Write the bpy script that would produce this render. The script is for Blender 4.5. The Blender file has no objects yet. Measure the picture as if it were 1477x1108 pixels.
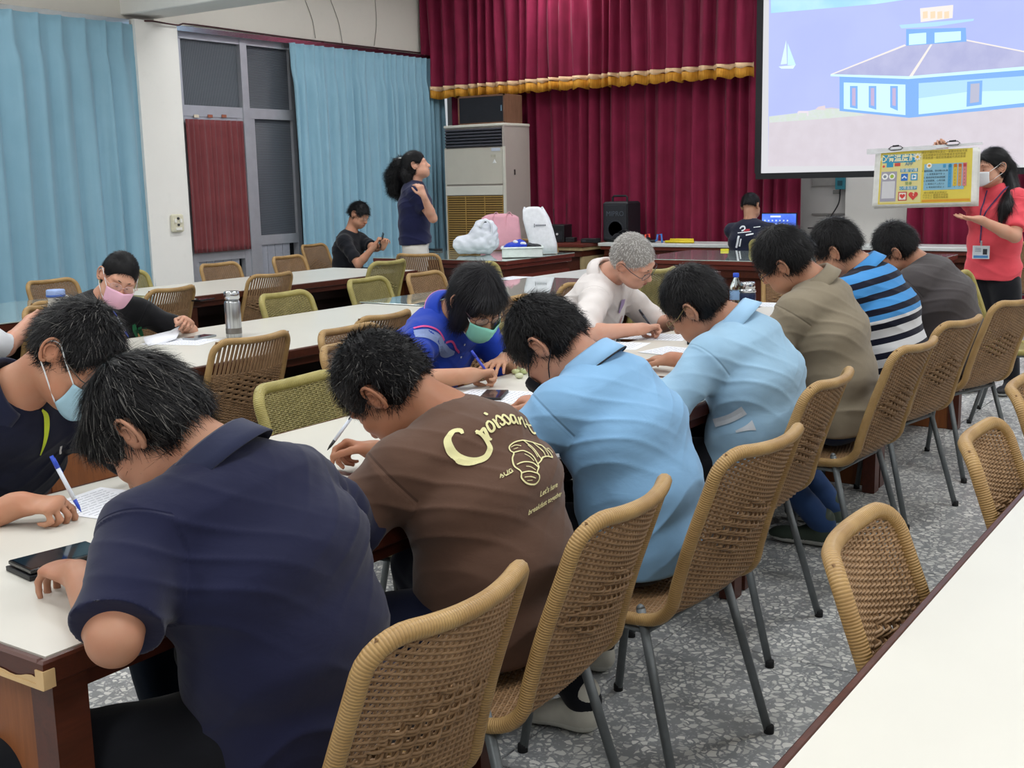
import bpy, math, random
import numpy as np
from mathutils import Vector, Matrix, noise
from mathutils.bvhtree import BVHTree
random.seed(7); rng = np.random.default_rng(7)
SC = bpy.context.scene; COL = SC.collection
# ------------------------------------------------------------------ camera, world, lights
FPX, CX, CY, CAMH = 1685.0, 738.5, 554.0, 1.45
def _d(px, py):
    v = np.array([(px-CX)/FPX, -(py-CY)/FPX, -1.0]); return v/np.linalg.norm(v)
_X = _d(1900, 235); _Y = _d(-1770, 315); _Y = _Y-_X*_X.dot(_Y); _Y /= np.linalg.norm(_Y); _Z = np.cross(_X, _Y)
RW = np.array([_X, _Y, _Z]); CP = np.array([0, 0, CAMH])
cam = bpy.data.cameras.new('camera'); cam.sensor_width = 36; cam.lens = FPX/1477*36; cam.clip_start = .05; cam.clip_end = 60
co = bpy.data.objects.new('camera', cam); COL.objects.link(co)
M4 = Matrix([list(RW[0])+[0], list(RW[1])+[0], list(RW[2])+[CAMH], [0, 0, 0, 1]]); co.matrix_world = M4
SC.camera = co
# measured pixel of the photograph -> point on the plane X / Y / Z = const
def ray(px, py): return RW @ np.array([(px-CX)/FPX, -(py-CY)/FPX, -1.0])
def onX(px, py, X): r = ray(px, py); return CP+r*(X/r[0])
def onY(px, py, Y): r = ray(px, py); return CP+r*(Y/r[1])
def onZ(px, py, Z): r = ray(px, py); return CP+r*((Z-CAMH)/r[2])
SC.view_settings.view_transform = 'Standard'; SC.view_settings.look = 'None'
SC.view_settings.gamma = 1; SC.view_settings.use_curve_mapping = False; SC.view_settings.exposure = 0.72
SC.cycles.use_denoising = True; SC.cycles.max_bounces = 6; SC.cycles.diffuse_bounces = 3
SC.cycles.glossy_bounces = 3; SC.cycles.transmission_bounces = 6; SC.cycles.transparent_max_bounces = 8
SC.cycles.caustics_reflective = False; SC.cycles.caustics_refractive = False; SC.cycles.sample_clamp_indirect = 6
W = bpy.data.worlds.new('world'); SC.world = W; W.use_nodes = True
W.node_tree.nodes['Background'].inputs[0].default_value = (.9, .95, 1, 1); W.node_tree.nodes['Background'].inputs[1].default_value = .35
CEIL = 4.05
LAMPS = [(x, y) for x in (-1.2, 1.9, 5.0, 8.1, 10.9) for y in (-2.6, .6, 3.8, 7.0)]
for i, (lx, ly) in enumerate(LAMPS):
    l = bpy.data.lights.new('ceiling_lamp_light', 'AREA'); l.shape = 'RECTANGLE'; l.size = 1.3; l.size_y = .5
    l.energy = 24; l.color = (.97, .985, 1.0)
    o = bpy.data.objects.new('ceiling_lamp_light', l); o.location = (lx, ly, CEIL-.14); COL.objects.link(o)

# ------------------------------------------------------------------ materials
def S(h):
    h = h.lstrip('#'); c = [int(h[i:i+2], 16)/255 for i in (0, 2, 4)]
    return tuple((x/12.92 if x <= .04045 else ((x+.055)/1.055)**2.4) for x in c)+(1,)
class NT:
    def __init__(s, name):
        s.m = bpy.data.materials.new(name); s.m.use_nodes = True; s.t = s.m.node_tree; s.n = s.t.nodes
        s.b = s.n['Principled BSDF']; s.L = s.t.links.new
    def node(s, ty, **k):
        n = s.n.new(ty)
        for a, v in k.items():
            setattr(n, a, v)
        return n
    def coord(s, which='Object', scale=(1, 1, 1), rot=(0, 0, 0)):
        mp = s.node('ShaderNodeMapping'); mp.inputs['Scale'].default_value = scale; mp.inputs['Rotation'].default_value = rot
        if which == 'Position': g = s.node('ShaderNodeNewGeometry'); s.L(g.outputs['Position'], mp.inputs[0])
        else: g = s.node('ShaderNodeTexCoord'); s.L(g.outputs[which], mp.inputs[0])
        return mp.outputs[0]
    def noise(s, co, scale, detail=3, rough=.5, dist=0):
        n = s.node('ShaderNodeTexNoise'); n.inputs['Scale'].default_value = scale; n.inputs['Detail'].default_value = detail
        n.inputs['Roughness'].default_value = rough; n.inputs['Distortion'].default_value = dist
        s.L(co, n.inputs['Vector']); return n.outputs['Fac']
    def ramp(s, fac, stops, interp='LINEAR'):
        r = s.node('ShaderNodeValToRGB'); e = r.color_ramp; e.interpolation = interp
        while len(e.elements) < len(stops): e.elements.new(.5)
        for q, (p, c) in zip(e.elements, stops): q.position = p; q.color = c if len(c) == 4 else tuple(c)+(1,)
        s.L(fac, r.inputs[0]); return r.outputs[0]
    def bump(s, h, strength=.3, dist=.01, prev=None):
        b = s.node('ShaderNodeBump'); b.inputs['Strength'].default_value = strength; b.inputs['Distance'].default_value = dist
        s.L(h, b.inputs['Height'])
        if prev is not None: s.L(prev, b.inputs['Normal'])
        s.L(b.outputs[0], s.b.inputs['Normal']); return b.outputs[0]
    def math(s, op, a, b=None):
        n = s.node('ShaderNodeMath', operation=op)
        for i, v in enumerate((a, b)):
            if v is None: continue
            if isinstance(v, (int, float)): n.inputs[i].default_value = v
            else: s.L(v, n.inputs[i])
        return n.outputs[0]
    def mix(s, fac, a, b, mode='MIX'):
        n = s.node('ShaderNodeMixRGB', blend_type=mode)
        for i, v in enumerate((fac, a, b)):
            if isinstance(v, (int, float)): n.inputs[i].default_value = v
            elif isinstance(v, tuple): n.inputs[i].default_value = v
            else: s.L(v, n.inputs[i])
        return n.outputs[0]
    def attr(s, name):
        a = s.node('ShaderNodeAttribute'); a.attribute_name = name; return a.outputs['Fac']
    def base(s, c):
        if isinstance(c, tuple): s.b.inputs['Base Color'].default_value = c
        else: s.L(c, s.b.inputs['Base Color'])
    def set(s, rough=.5, metal=0, spec=.5, sheen=0, trans=0, ior=1.45, alpha=1, emit=None, estr=1, coat=0, sss=0):
        i = s.b.inputs; i['Roughness'].default_value = rough; i['Metallic'].default_value = metal
        i['Specular IOR Level'].default_value = spec; i['Sheen Weight'].default_value = sheen
        i['Transmission Weight'].default_value = trans; i['IOR'].default_value = ior; i['Alpha'].default_value = alpha
        i['Coat Weight'].default_value = coat
        if sss: i['Subsurface Weight'].default_value = sss; i['Subsurface Radius'].default_value = (.012, .005, .003)
        if emit is not None:
            i['Emission Strength'].default_value = estr
            if isinstance(emit, tuple): i['Emission Color'].default_value = emit
            else: s.L(emit, i['Emission Color'])
        return s.m
_plain = {}
def plain(hexc, rough=.5, metal=0, spec=.5, var=.06, nscale=30, bump=0, **k):
    key = (hexc, rough, metal, spec, var, nscale, bump, tuple(sorted(k.items())))
    if key in _plain: return _plain[key]
    n = NT('surface_'+hexc.strip('#')); c = S(hexc)
    co = n.coord('Object'); f = n.noise(co, nscale, 3)
    lo = tuple(x*(1-var) for x in c[:3])+(1,); hi = tuple(min(1, x*(1+var)) for x in c[:3])+(1,)
    n.base(n.ramp(f, [(.3, lo), (.7, hi)]))
    if bump: n.bump(f, bump, .004)
    _plain[key] = n.set(rough, metal, spec, **k); return _plain[key]
def fabric(hexc, rough=.85, weave=900, sheen=.15, wr=.25, var=.05, name='fabric'):
    key = ('fab', hexc, rough, weave, wr)
    if key in _plain: return _plain[key]
    n = NT(name+'_'+hexc.strip('#')); c = S(hexc); co = n.coord('Object')
    f = n.noise(co, 9, 3); lo = tuple(x*(1-var) for x in c[:3])+(1,); hi = tuple(min(1, x*(1+var)) for x in c[:3])+(1,)
    n.base(n.ramp(f, [(.3, lo), (.7, hi)]))
    w = n.noise(n.coord('Object', (1, 1, 2.0)), 14, 3, .5, .8)
    b0 = n.bump(w, wr*.5, .012); sa = n.math('ABSOLUTE', n.math('SUBTRACT', n.attr('sl'), .075)); seam = n.math('MINIMUM', n.math('DIVIDE', sa, .018), 1.0); b1 = n.bump(seam, .55, .004, b0); fine = n.noise(co, weave, 1); n.bump(fine, .12, .001, b1)
    _plain[key] = n.set(rough, 0, .25, sheen); return _plain[key]
def wood(c1, c2, rough=.38, axis=0, name='wood', scale=1.0):
    n = NT(name); sc = [9*scale, 9*scale, 9*scale]; sc[axis] = .8*scale
    co = n.coord('Object', tuple(sc)); f = n.noise(co, 3, 6, .6, 1.2); g = n.noise(n.coord('Object', tuple(4*q for q in sc)), 6, 2)
    n.base(n.mix(.25, n.ramp(f, [(.25, S(c1)), (.75, S(c2))]), n.ramp(g, [(.3, S(c1)), (.7, S(c2))])))
    n.bump(f, .08, .002); return n.set(rough, 0, .45)

m = {}
def M_floor():
    n = NT('terrazzo'); co = n.coord('Position')
    dn = n.node('ShaderNodeTexNoise'); dn.inputs['Scale'].default_value = 14; n.L(co, dn.inputs['Vector'])
    mx = n.node('ShaderNodeMixRGB', blend_type='LINEAR_LIGHT'); mx.inputs[0].default_value = .018; n.L(co, mx.inputs[1]); n.L(dn.outputs['Color'], mx.inputs[2])
    def vor(scale, feat):
        v = n.node('ShaderNodeTexVoronoi', feature=feat, voronoi_dimensions='3D'); v.inputs['Scale'].default_value = scale
        n.L(mx.outputs[0], v.inputs['Vector']); return v
    a = vor(42, 'F1'); e = vor(42, 'DISTANCE_TO_EDGE'); b = vor(110, 'F1'); be = vor(110, 'DISTANCE_TO_EDGE')
    sep = n.node('ShaderNodeSeparateColor'); n.L(a.outputs['Color'], sep.inputs[0])
    chip = n.math('MULTIPLY', n.math('GREATER_THAN', e.outputs['Distance'], .12), n.math('GREATER_THAN', sep.outputs[0], .33))
    sb = n.node('ShaderNodeSeparateColor'); n.L(b.outputs['Color'], sb.inputs[0])
    chip2 = n.math('MULTIPLY', n.math('GREATER_THAN', be.outputs['Distance'], .1), n.math('GREATER_THAN', sb.outputs[0], .62))
    tone = n.ramp(sep.outputs[1], [(0, S('#cccdc9')), (.5, S('#e4e4df')), (1, S('#f4f3ee'))])
    tone2 = n.ramp(sb.outputs[1], [(0, S('#a3a5aa')), (1, S('#d2d3cf'))])
    bg = n.ramp(n.noise(co, 3, 3), [(.3, S('#8e9193')), (.7, S('#a1a3a4'))])
    n.base(n.mix(chip, n.mix(chip2, bg, tone2), tone))
    st = n.noise(co, 1.3, 4); rr = n.ramp(st, [(.3, (.28,)*3), (.7, (.45,)*3)]); n.L(rr, n.b.inputs['Roughness'])
    n.set(.35, 0, .5); n.L(rr, n.b.inputs['Roughness']); return n.m
m['floor'] = M_floor()
def M_wall(name, c, dirt=.05):
    n = NT(name); co = n.coord('Position'); c = S(c); f = n.noise(co, 1.2, 6, .6)
    g = n.noise(co, 9, 5, .65)
    lo = tuple(x*(1-dirt) for x in c[:3])+(1,)
    n.base(n.mix(n.ramp(g, [(.58, (0,)*3), (.75, (.3,)*3)]), n.ramp(f, [(.3, lo), (.7, c)]), tuple(x*.86 for x in c[:3])+(1,)))
    n.bump(n.noise(co, 160, 3), .1, .002); return n.set(.8, 0, .3)
m['wall'] = M_wall('plaster_wall', '#f1efe9'); m['wall2'] = M_wall('plaster_upper', '#dcd7cd'); m['wallgrey'] = M_wall('grey_wall', '#cfcecb')
m['ceil'] = M_wall('ceiling_paint', '#ecebe6')
m['wood'] = wood('#3d1d14', '#5a2c1e', .35, 0, 'dark_wood'); m['woody'] = wood('#3d1d14', '#5a2c1e', .35, 1, 'dark_wood_cross')
m['woodred'] = wood('#54241a', '#70342a', .35, 1, 'red_wood'); m['woodpanel'] = wood('#71401f', '#92562d', .45, 2, 'panel_wood')
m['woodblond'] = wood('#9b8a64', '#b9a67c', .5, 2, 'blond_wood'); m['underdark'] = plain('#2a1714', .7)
m['lam'] = plain('#dbd8ce', .33, 0, .5, .02, 3); m['lamworn'] = plain('#d9b785', .6)
m['lamwhite'] = plain('#cfd2d0', .3, 0, .5, .02, 3)
def M_glass(name, tint, rough=.02):
    n = NT(name); n.base(S(tint)); return n.set(rough, 0, .5, trans=1, ior=1.45)
m['glass'] = M_glass('clear_glass', '#eef8f4'); m['glassedge'] = plain('#1f5b45', .2)
def M_tabletop_glass():
    n = NT('glass_on_table'); n.base(S('#b9c8c0')); return n.set(.04, 0, .6, coat=1)
m['glasstop'] = M_tabletop_glass()
def M_cane(name, c1, c2, r=.42):
    n = NT(name); co = n.coord('Object'); f = n.noise(co, 26, 3); g = n.noise(n.coord('Object'), 420, 2)
    n.base(n.mix(.3, n.ramp(f, [(.3, S(c1)), (.7, S(c2))]), n.ramp(g, [(.3, S(c1)), (.7, S(c2))]))); return n.set(r, 0, .45)
def M_frame(name, c1, c2):
    n = NT(name); co = n.coord('Object'); f = n.noise(co, 14, 3)
    w = n.math('SINE', n.math('MULTIPLY', n.attr('len'), 2*math.pi/.0052))
    wn = n.math('MULTIPLY', n.math('ADD', w, 1), .5)
    c = n.ramp(f, [(.3, S(c1)), (.7, S(c2))]); dark = tuple(x*.62 for x in S(c1)[:3])+(1,)
    n.base(n.mix(n.ramp(wn, [(0, (.55,)*3), (.3, (0,)*3)]), c, dark)); n.bump(wn, .5, .0016); return n.set(.4, 0, .5)
m['cane'] = M_cane('tan_cane', '#87694a', '#a98763'); m['caneframe'] = M_frame('tan_cane_wrap', '#a4804f', '#bd9a64')
m['olive'] = M_cane('olive_cane', '#8a8050', '#a79b66'); m['oliveframe'] = M_frame('olive_cane_wrap', '#a09452', '#b7aa68')
m['steel'] = plain('#6a6f71', .45, .3, .5, .06, 60)
m['chrome'] = plain('#c9ccd0', .18, 1, .5, .05, 8); m['black'] = plain('#15161a', .45); m['blackgloss'] = plain('#0b0d12', .08, 0, .6)
m['rubber'] = plain('#1e1e20', .8); m['white'] = plain('#eeeeec', .5, 0, .4, .02); m['paper'] = plain('#eceef4', .8, 0, .2, .02)
m['darktext'] = plain('#6d7386', .8, 0, .2)
def M_skin(name, c, red=.5):
    n = NT(name); co = n.coord('Object'); a = S(c); f = n.noise(co, 18, 4); g = n.noise(co, 220, 2)
    b = (min(1, a[0]*1.02), a[1]*.86, a[2]*.82, 1); n.base(n.ramp(f, [(.3, a), (.75, b)]))
    n.bump(g, .08, .001); return n.set(.5, 0, .4, sss=.12)
def M_hair(name, c, grey=0.0, gcol='#9a9894'):
    n = NT(name); t = n.attr('tone'); base = S(c)
    hi = tuple(min(1, x*1.5+.002) for x in base[:3])+(1,)
    col = n.ramp(t, [(0, base), (max(.01, 1-grey-.02), hi), (min(.999, 1-grey+.01), S(gcol) if grey > 0 else hi)])
    n.base(col); return n.set(.5, 0, .3)

# ------------------------------------------------------------------ mesh builder
class MB:
    def __init__(s): s.v = []; s.f = []; s.at = {}; s.mi = []; s.cur = 0
    def n(s): return len(s.v)
    def add(s, vs, fs, **at):
        o = len(s.v); s.v += [tuple(map(float, q)) for q in vs]; s.f += [tuple(i+o for i in f) for f in fs]; s.mi += [s.cur]*len(fs)
        for k, arr in at.items():
            s.at.setdefault(k, [0.0]*o); s.at[k] += [0.0]*(o-len(s.at[k])); s.at[k] += list(map(float, arr))
        return s
    def box(s, lo, hi, R=None, c=None, bev=0):
        x0, y0, z0 = lo; x1, y1, z1 = hi
        if bev:
            b = bev; vs = []; fs = []
            # chamfered box: three octagon-like loops
            def loop(z, i): return [(x0+i+b*0, y0+i, z), (x1-i, y0+i, z), (x1-i, y1-i, z), (x0+i, y1-i, z)]
            L = [loop(z0, b), loop(z0+b, 0), loop(z1-b, 0), loop(z1, b)]
            for l in L: vs += l
            for k in range(3):
                for j in range(4): fs.append((k*4+j, k*4+(j+1) % 4, (k+1)*4+(j+1) % 4, (k+1)*4+j))
            fs += [(3, 2, 1, 0), (12, 13, 14, 15)]
        else:
            vs = [(x0, y0, z0), (x1, y0, z0), (x1, y1, z0), (x0, y1, z0), (x0, y0, z1), (x1, y0, z1), (x1, y1, z1), (x0, y1, z1)]
            fs = [(3, 2, 1, 0), (4, 5, 6, 7), (0, 1, 5, 4), (1, 2, 6, 5), (2, 3, 7, 6), (3, 0, 4, 7)]
        if R is not None:
            cc = Vector(c) if c is not None else Vector(((x0+x1)/2, (y0+y1)/2, (z0+z1)/2))
            vs = [tuple(cc+R @ (Vector(v)-cc)) for v in vs]
        return s.add(vs, fs)
    def tube(s, path, r, sides=8, closed=False, caps=True, flat=1.0, up=None):
        P = [np.array(p, float) for p in path]; n = len(P); R = r if hasattr(r, '__len__') else [r]*n
        T = []
        for i in range(n):
            a = P[(i-1) % n] if (closed or i > 0) else P[i]; b = P[(i+1) % n] if (closed or i < n-1) else P[i]
            t = b-a; T.append(t/(np.linalg.norm(t)+1e-12))
        ref = np.array(up, float) if up is not None else (np.array([0, 0, 1.]) if abs(T[0][2]) < .9 else np.array([1., 0, 0]))
        u = ref-T[0]*ref.dot(T[0]); u /= np.linalg.norm(u); vs = []; ln = 0; lens = []
        for i in range(n):
            if i: ln += np.linalg.norm(P[i]-P[i-1])
            u = u-T[i]*u.dot(T[i]); u /= np.linalg.norm(u)+1e-12; w = np.cross(T[i], u)
            for k in range(sides):
                a = 2*math.pi*k/sides; vs.append(P[i]+R[i]*(math.cos(a)*u*flat+math.sin(a)*w)); lens.append(ln)
        fs = []
        for i in range(n if closed else n-1):
            j = (i+1) % n
            for k in range(sides): fs.append((i*sides+k, i*sides+(k+1) % sides, j*sides+(k+1) % sides, j*sides+k))
        if caps and not closed: fs += [tuple(range(sides))[::-1], tuple((n-1)*sides+k for k in range(sides))]
        return s.add(vs, fs, len=lens)
    def lathe(s, prof, c=(0, 0, 0), sides=20, A=None):
        vs = []; fs = []; n = len(prof)
        for r, z in prof:
            for k in range(sides):
                a = 2*math.pi*k/sides; v = Vector((r*math.cos(a), r*math.sin(a), z)); v = (A @ v) if A is not None else v; vs.append(v+Vector(c))
        for i in range(n-1):
            for k in range(sides): fs.append((i*sides+k, i*sides+(k+1) % sides, (i+1)*sides+(k+1) % sides, (i+1)*sides+k))
        fs += [tuple(range(sides))[::-1], tuple((n-1)*sides+k for k in range(sides))]
        return s.add(vs, fs)
    def grid(s, P, **at):
        h = len(P); w = len(P[0]); vs = [q for r in P for q in r]
        return s.add(vs, [(i*w+j, i*w+j+1, (i+1)*w+j+1, (i+1)*w+j) for i in range(h-1) for j in range(w-1)], **at)
    def poly(s, pts, th=None):
        # flat polygon, optional thickness vector
        n = len(pts)
        if th is None: return s.add(pts, [tuple(range(n))])
        t = np.array(th); vs = list(pts)+[tuple(np.array(p)+t) for p in pts]
        return s.add(vs, [tuple(range(n))[::-1], tuple(range(n, 2*n))]+[(i, (i+1) % n, n+(i+1) % n, n+i) for i in range(n)])
    def mesh(s, name, smooth=False, auto=None):
        me = bpy.data.meshes.new(name); me.from_pydata(s.v, [], s.f)
        for k, a in s.at.items():
            a = a+[0.0]*(len(s.v)-len(a)); t = me.attributes.new(k, 'FLOAT', 'POINT'); t.data.foreach_set('value', a)
        if smooth: me.polygons.foreach_set('use_smooth', [True]*len(s.f))
        if any(s.mi): me.polygons.foreach_set('material_index', s.mi)
        me.update(); return me
    def build(s, name, mat, parent=None, smooth=False, solid=0, sub=0):
        o = bpy.data.objects.new(name, s.mesh(name, smooth)); COL.objects.link(o)
        for q in (mat if isinstance(mat, (list, tuple)) else [mat]): o.data.materials.append(q)
        if parent is not None: o.parent = parent; o.matrix_parent_inverse = Matrix.Identity(4)
        if parent is not None and parent.get('_w'): o.matrix_parent_inverse = parent.matrix_basis.inverted()
        if solid: md = o.modifiers.new('solid', 'SOLIDIFY'); md.thickness = solid; md.offset = 0
        if sub: md = o.modifiers.new('sub', 'SUBSURF'); md.levels = sub; md.render_levels = sub
        return o
def tag(o, label=None, cat=None, group=None, kind=None):
    if label: o['label'] = label
    if cat: o['category'] = cat
    if group: o['group'] = group
    if kind: o['kind'] = kind
    return o
def thing(name, label, cat, loc=(0, 0, 0), rz=0, group=None, world=False):
    o = bpy.data.objects.new(name, None); COL.objects.link(o); o.location = loc; o.rotation_euler = (0, 0, rz); o.empty_display_size = .1
    if world:
        o['_w'] = 1
        o.matrix_basis = Matrix.LocRotScale(Vector(loc), Matrix.Rotation(rz, 3, 'Z'), None)
    return tag(o, label, cat, group)
def dup(root, loc, rz, label, group=None):
    r = root.copy(); COL.objects.link(r); r.location = loc; r.rotation_euler = (0, 0, rz); r['label'] = label
    if group: r['group'] = group
    for ch in list(root.children):
        c = ch.copy(); COL.objects.link(c); c.parent = r
        for g in list(ch.children):
            d = g.copy(); COL.objects.link(d); d.parent = c
    return r
def spline(pts, n):
    P = np.array(pts, float); k = len(P); out = []
    seg = np.linalg.norm(np.diff(P, axis=0), axis=1); cum = np.concatenate([[0], np.cumsum(seg)])
    for t in np.linspace(0, cum[-1], n):
        i = min(k-2, max(0, int(np.searchsorted(cum, t)-1))); u = (t-cum[i])/max(seg[i], 1e-9)
        p0 = P[max(i-1, 0)]; p1 = P[i]; p2 = P[i+1]; p3 = P[min(i+2, k-1)]
        out.append(.5*((2*p1)+(-p0+p2)*u+(2*p0-5*p1+4*p2-p3)*u*u+(-p0+3*p1-3*p2+p3)*u**3))
    return np.array(out)
def text_mesh(body, size, font_offset=0, align='CENTER', shear=0, extrude=0.0, sub=False):
    c = bpy.data.curves.new('t', 'FONT'); c.body = body; c.size = size; c.align_x = align; c.align_y = 'CENTER'; c.offset = font_offset; c.shear = shear; c.extrude = extrude
    c.resolution_u = 3
    o = bpy.data.objects.new('t', c); COL.objects.link(o); dg = bpy.context.evaluated_depsgraph_get()
    me = bpy.data.meshes.new_from_object(o.evaluated_get(dg)); bpy.data.objects.remove(o); return me
def text_obj(name, body, size, mtx, mat, parent=None, **k):
    me = text_mesh(body, size, **k); o = bpy.data.objects.new(name, me); COL.objects.link(o); me.materials.clear(); me.materials.append(mat)
    me.transform(mtx)
    if parent is not None:
        o.parent = parent
        if parent.get('_w'): o.matrix_parent_inverse = parent.matrix_basis.inverted()
    return o
def frame_mtx(o, x, y):
    x = Vector(x).normalized(); y = Vector(y).normalized(); z = x.cross(y); o = Vector(o)
    return Matrix(((x.x, y.x, z.x, o.x), (x.y, y.y, z.y, o.y), (x.z, y.z, z.z, o.z), (0, 0, 0, 1)))
# ------------------------------------------------------------------ the room
XB, YL, XF, YR = 12.15, 9.1, -3.2, -4.6      # back wall, left wall, wall behind the camera, right wall
def struct(name, mb, mat, parent=None, **k):
    o = mb.build(name, mat, parent, **k)
    if parent is None: o['kind'] = 'structure'
    return o
fl = struct('floor', MB().box((XF, YR, -.2), (XB+.1, YL+.1, -.012)), plain('#3a3a3c', .8))
slab = MB().box((.003, .003, -.011), (.997, .997, 0), bev=.0015).mesh('floor_slab'); slab.materials.append(m['floor'])
for i in range(-4, 13):
    for j in range(-6, 10):
        x = i+.23-1; y = j+.6-1
        if x > XB-.2 or y > YL-.2 or x < XF-.8 or y < YR-.8: continue
        o = bpy.data.objects.new('floor_slab', slab); COL.objects.link(o); o.location = (x, y, 0); o.parent = fl
        sx = min(1, XB-x); sy = min(1, YL-y); o.scale = (max(.05, sx), max(.05, sy), 1)
struct('wall_back', MB().box((XB, YR, -.1), (XB+.15, YL+.1, CEIL)), m['wallgrey'])
struct('wall_right', MB().box((XF, YR-.15, -.1), (XB+.1, YR, CEIL)), m['wall'])
struct('wall_front', MB().box((XF-.15, YR, -.1), (XF, YL+.1, CEIL)), m['wall'])
struct('ceiling', MB().box((XF, YR, CEIL), (XB+.1, YL+.1, CEIL+.1)), m['ceil'])
def wx(px, py, Y=YL): return onY(px, py, Y)
RAILZ = 2.945
doorX0 = onY(262, 140, YL)[0]-.05; doorX1 = doorX0+2.35
wl = MB(); wl.box((XF, YL, -.1), (-.6, YL+.15, CEIL)); wl.box((-.6, YL, -.1), (5.6, YL+.15, .9)); wl.box((-.6, YL, RAILZ), (XB+.1, YL+.15, CEIL)); wl.box((5.6, YL, -.1), (doorX0, YL+.15, RAILZ)); wl.box((doorX1, YL, -.1), (doorX1+.5, YL+.15, RAILZ)); wl.box((doorX1+.5, YL, -.1), (XB+.1, YL+.15, .9))
struct('wall_left', wl, m['wall2'])
# dark night outside the glazing
night = plain('#101418', .9)
struct('trim_1', MB().box((-1, YL+.6, -.1), (XB+.2, YL+.7, 3.2)), plain('#23272c', .9))
# pillar and ceiling beam
px0 = onY(199, 100, YL-.16)[0]; px1 = onY(262, 140, YL-.16)[0]
struct('trim_2', MB().box((px0, YL-.16, -.05), (px1, YL+.01, RAILZ+.02), bev=.008), m['wall'])
struct('trim_3', MB().box((px0-.02, YR, RAILZ+.06), (px0+.36, YL, CEIL), bev=.008), m['ceil'])
struct('trim_4', MB().box((px1+2.9, YR, CEIL-.25), (px1+3.2, YL, CEIL), bev=.008), m['ceil'])
# curtain rails along the left wall
def rail(x0, x1, name='curtain_rail', label='', z=RAILZ):
    r = thing(name, label, 'curtain rail', (x0, YL-.10, z)); L = x1-x0
    b = MB(); b.box((0, -.02, -.035), (L, .03, .012)); b.build('track', m['chrome'], r)
    for k in range(int(L/.9)+1): MB().box((.2+k*.9, .0, .0), (.24+k*.9, .095, .02)).build('bracket', m['chrome'], r)
rail(2.5, px0-.02, label='white metal curtain rail over the nearer blue curtain, left of the pillar')
rail(px1+.02, XB-.35, label='white metal curtain rail running from the pillar to the maroon stage curtain')
b = MB(); b.tube(spline([(2.2, YL-.02, RAILZ+.05), (5, YL-.02, RAILZ+.035), (px0, YL-.05, RAILZ+.0), (px0+.1, YL-.19, RAILZ+.01), (px1, YL-.19, RAILZ), (px1+.3, YL-.03, RAILZ+.05), (9.5, YL-.02, RAILZ+.04), (XB-.3, YL-.02, RAILZ+.05)], 70), .008, 5)
tag(b.build('wall_cable', plain('#4a2a2e', .7), smooth=True), 'dark thin cable running along the top of the curtain rails', 'cable')
for k, (x0p, x1p) in enumerate([((440, 0), (455, 55)), ((477, 0), (494, 62)), ((541, 0), (540, 66))]):
    a = onY(*x0p, YL-.01); c = onY(*x1p, YL-.01); a[2] = min(a[2], CEIL-.05)
    b = MB(); b.tube(spline([a, (a*.5+c*.5)+np.array([.03, 0, 0]), c], 10), .004, 5)
    tag(b.build('wall_wire', plain('#9b968c', .7), smooth=True), ['thin wire on the upper wall, leftmost of three above the far blue curtain', 'thin wire on the upper wall, middle of three above the far blue curtain', 'thin wire on the upper wall, rightmost of three above the far blue curtain'][k], 'wire')

# glazed door set between pillar and far curtain
alu = plain('#b9bbc2', .4, .5, .5, .05, 12)
def M_reed(name, ang):
    n = NT(name); co = n.coord('Position', (1, 1, 1)); w = n.node('ShaderNodeTexWave', wave_type='BANDS', bands_direction='Z' if ang else 'X'); w.inputs['Scale'].default_value = 26; n.L(co, w.inputs['Vector'])
    w2 = n.node('ShaderNodeTexWave', wave_type='BANDS', bands_direction='X'); w2.inputs['Scale'].default_value = 26; n.L(co, w2.inputs['Vector'])
    h = n.math('ADD', w.outputs['Fac'], n.math('MULTIPLY', w2.outputs['Fac'], 0 if ang else 1.0)); n.base(n.ramp(h, [(0, S('#30343b')), (1, S('#6a7078'))])); n.bump(h, .6, .003)
    return n.set(.25, 0, .5)
reed, reed2 = M_reed('pebbled_dark_glass', 0), M_reed('reeded_dark_glass', 1)
TRZ0, TRZ1, PANZ = 2.13, 2.235, .82
mull = onY(347, 130, YL)[0]+.02
d = thing('door_1', None, None, (doorX0, YL, 0)); d['kind'] = 'structure'
def L(x): return x-doorX0
f = MB(); f.box((0, -.03, 0), (.05, .05, RAILZ)); f.box((L(mull)-.045, -.05, 0), (L(mull)+.045, .05, RAILZ)); f.box((0, -.035, TRZ0), (2.35, .05, TRZ1)); f.box((0, -.04, RAILZ-.09), (2.35, .05, RAILZ)); f.box((2.3, -.03, 0), (2.35, .05, RAILZ)); f.box((1.5, -.03, 0), (1.56, .05, RAILZ))
f.build('frame', alu, d)
for (a, c2, z0, z1, mt) in ((.05, L(mull)-.045, TRZ1, RAILZ-.09, reed), (L(mull)+.045, 1.5, TRZ1, RAILZ-.09, reed2), (L(mull)+.045, 1.5, PANZ+.1, TRZ0, reed2), (.05, L(mull)-.045, PANZ, TRZ0, reed2), (1.56, 2.3, TRZ1, RAILZ-.09, reed2), (1.56, 2.3, PANZ, TRZ0, reed2)):
    MB().box((a, .005, z0), (c2, .017, z1)).build('pane', mt, d)
lr = MB(); lr.box((.1, -.027, PANZ-.1), (L(mull)-.12, .03, PANZ)); lr.box((L(mull)+.12, -.027, PANZ+.02), (1.5, .03, PANZ+.12)); lr.box((.1, -.027, TRZ0-.05), (L(mull)-.12, .03, TRZ0)); lr.box((L(mull)-.12, -.03, 0), (L(mull)-.045, .03, TRZ0)); lr.box((.05, -.03, 0), (.1, .03, TRZ0)); lr.box((L(mull)+.045, -.03, 0), (L(mull)+.12, .03, TRZ0)); lr.build('door_rail', alu, d)
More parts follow.
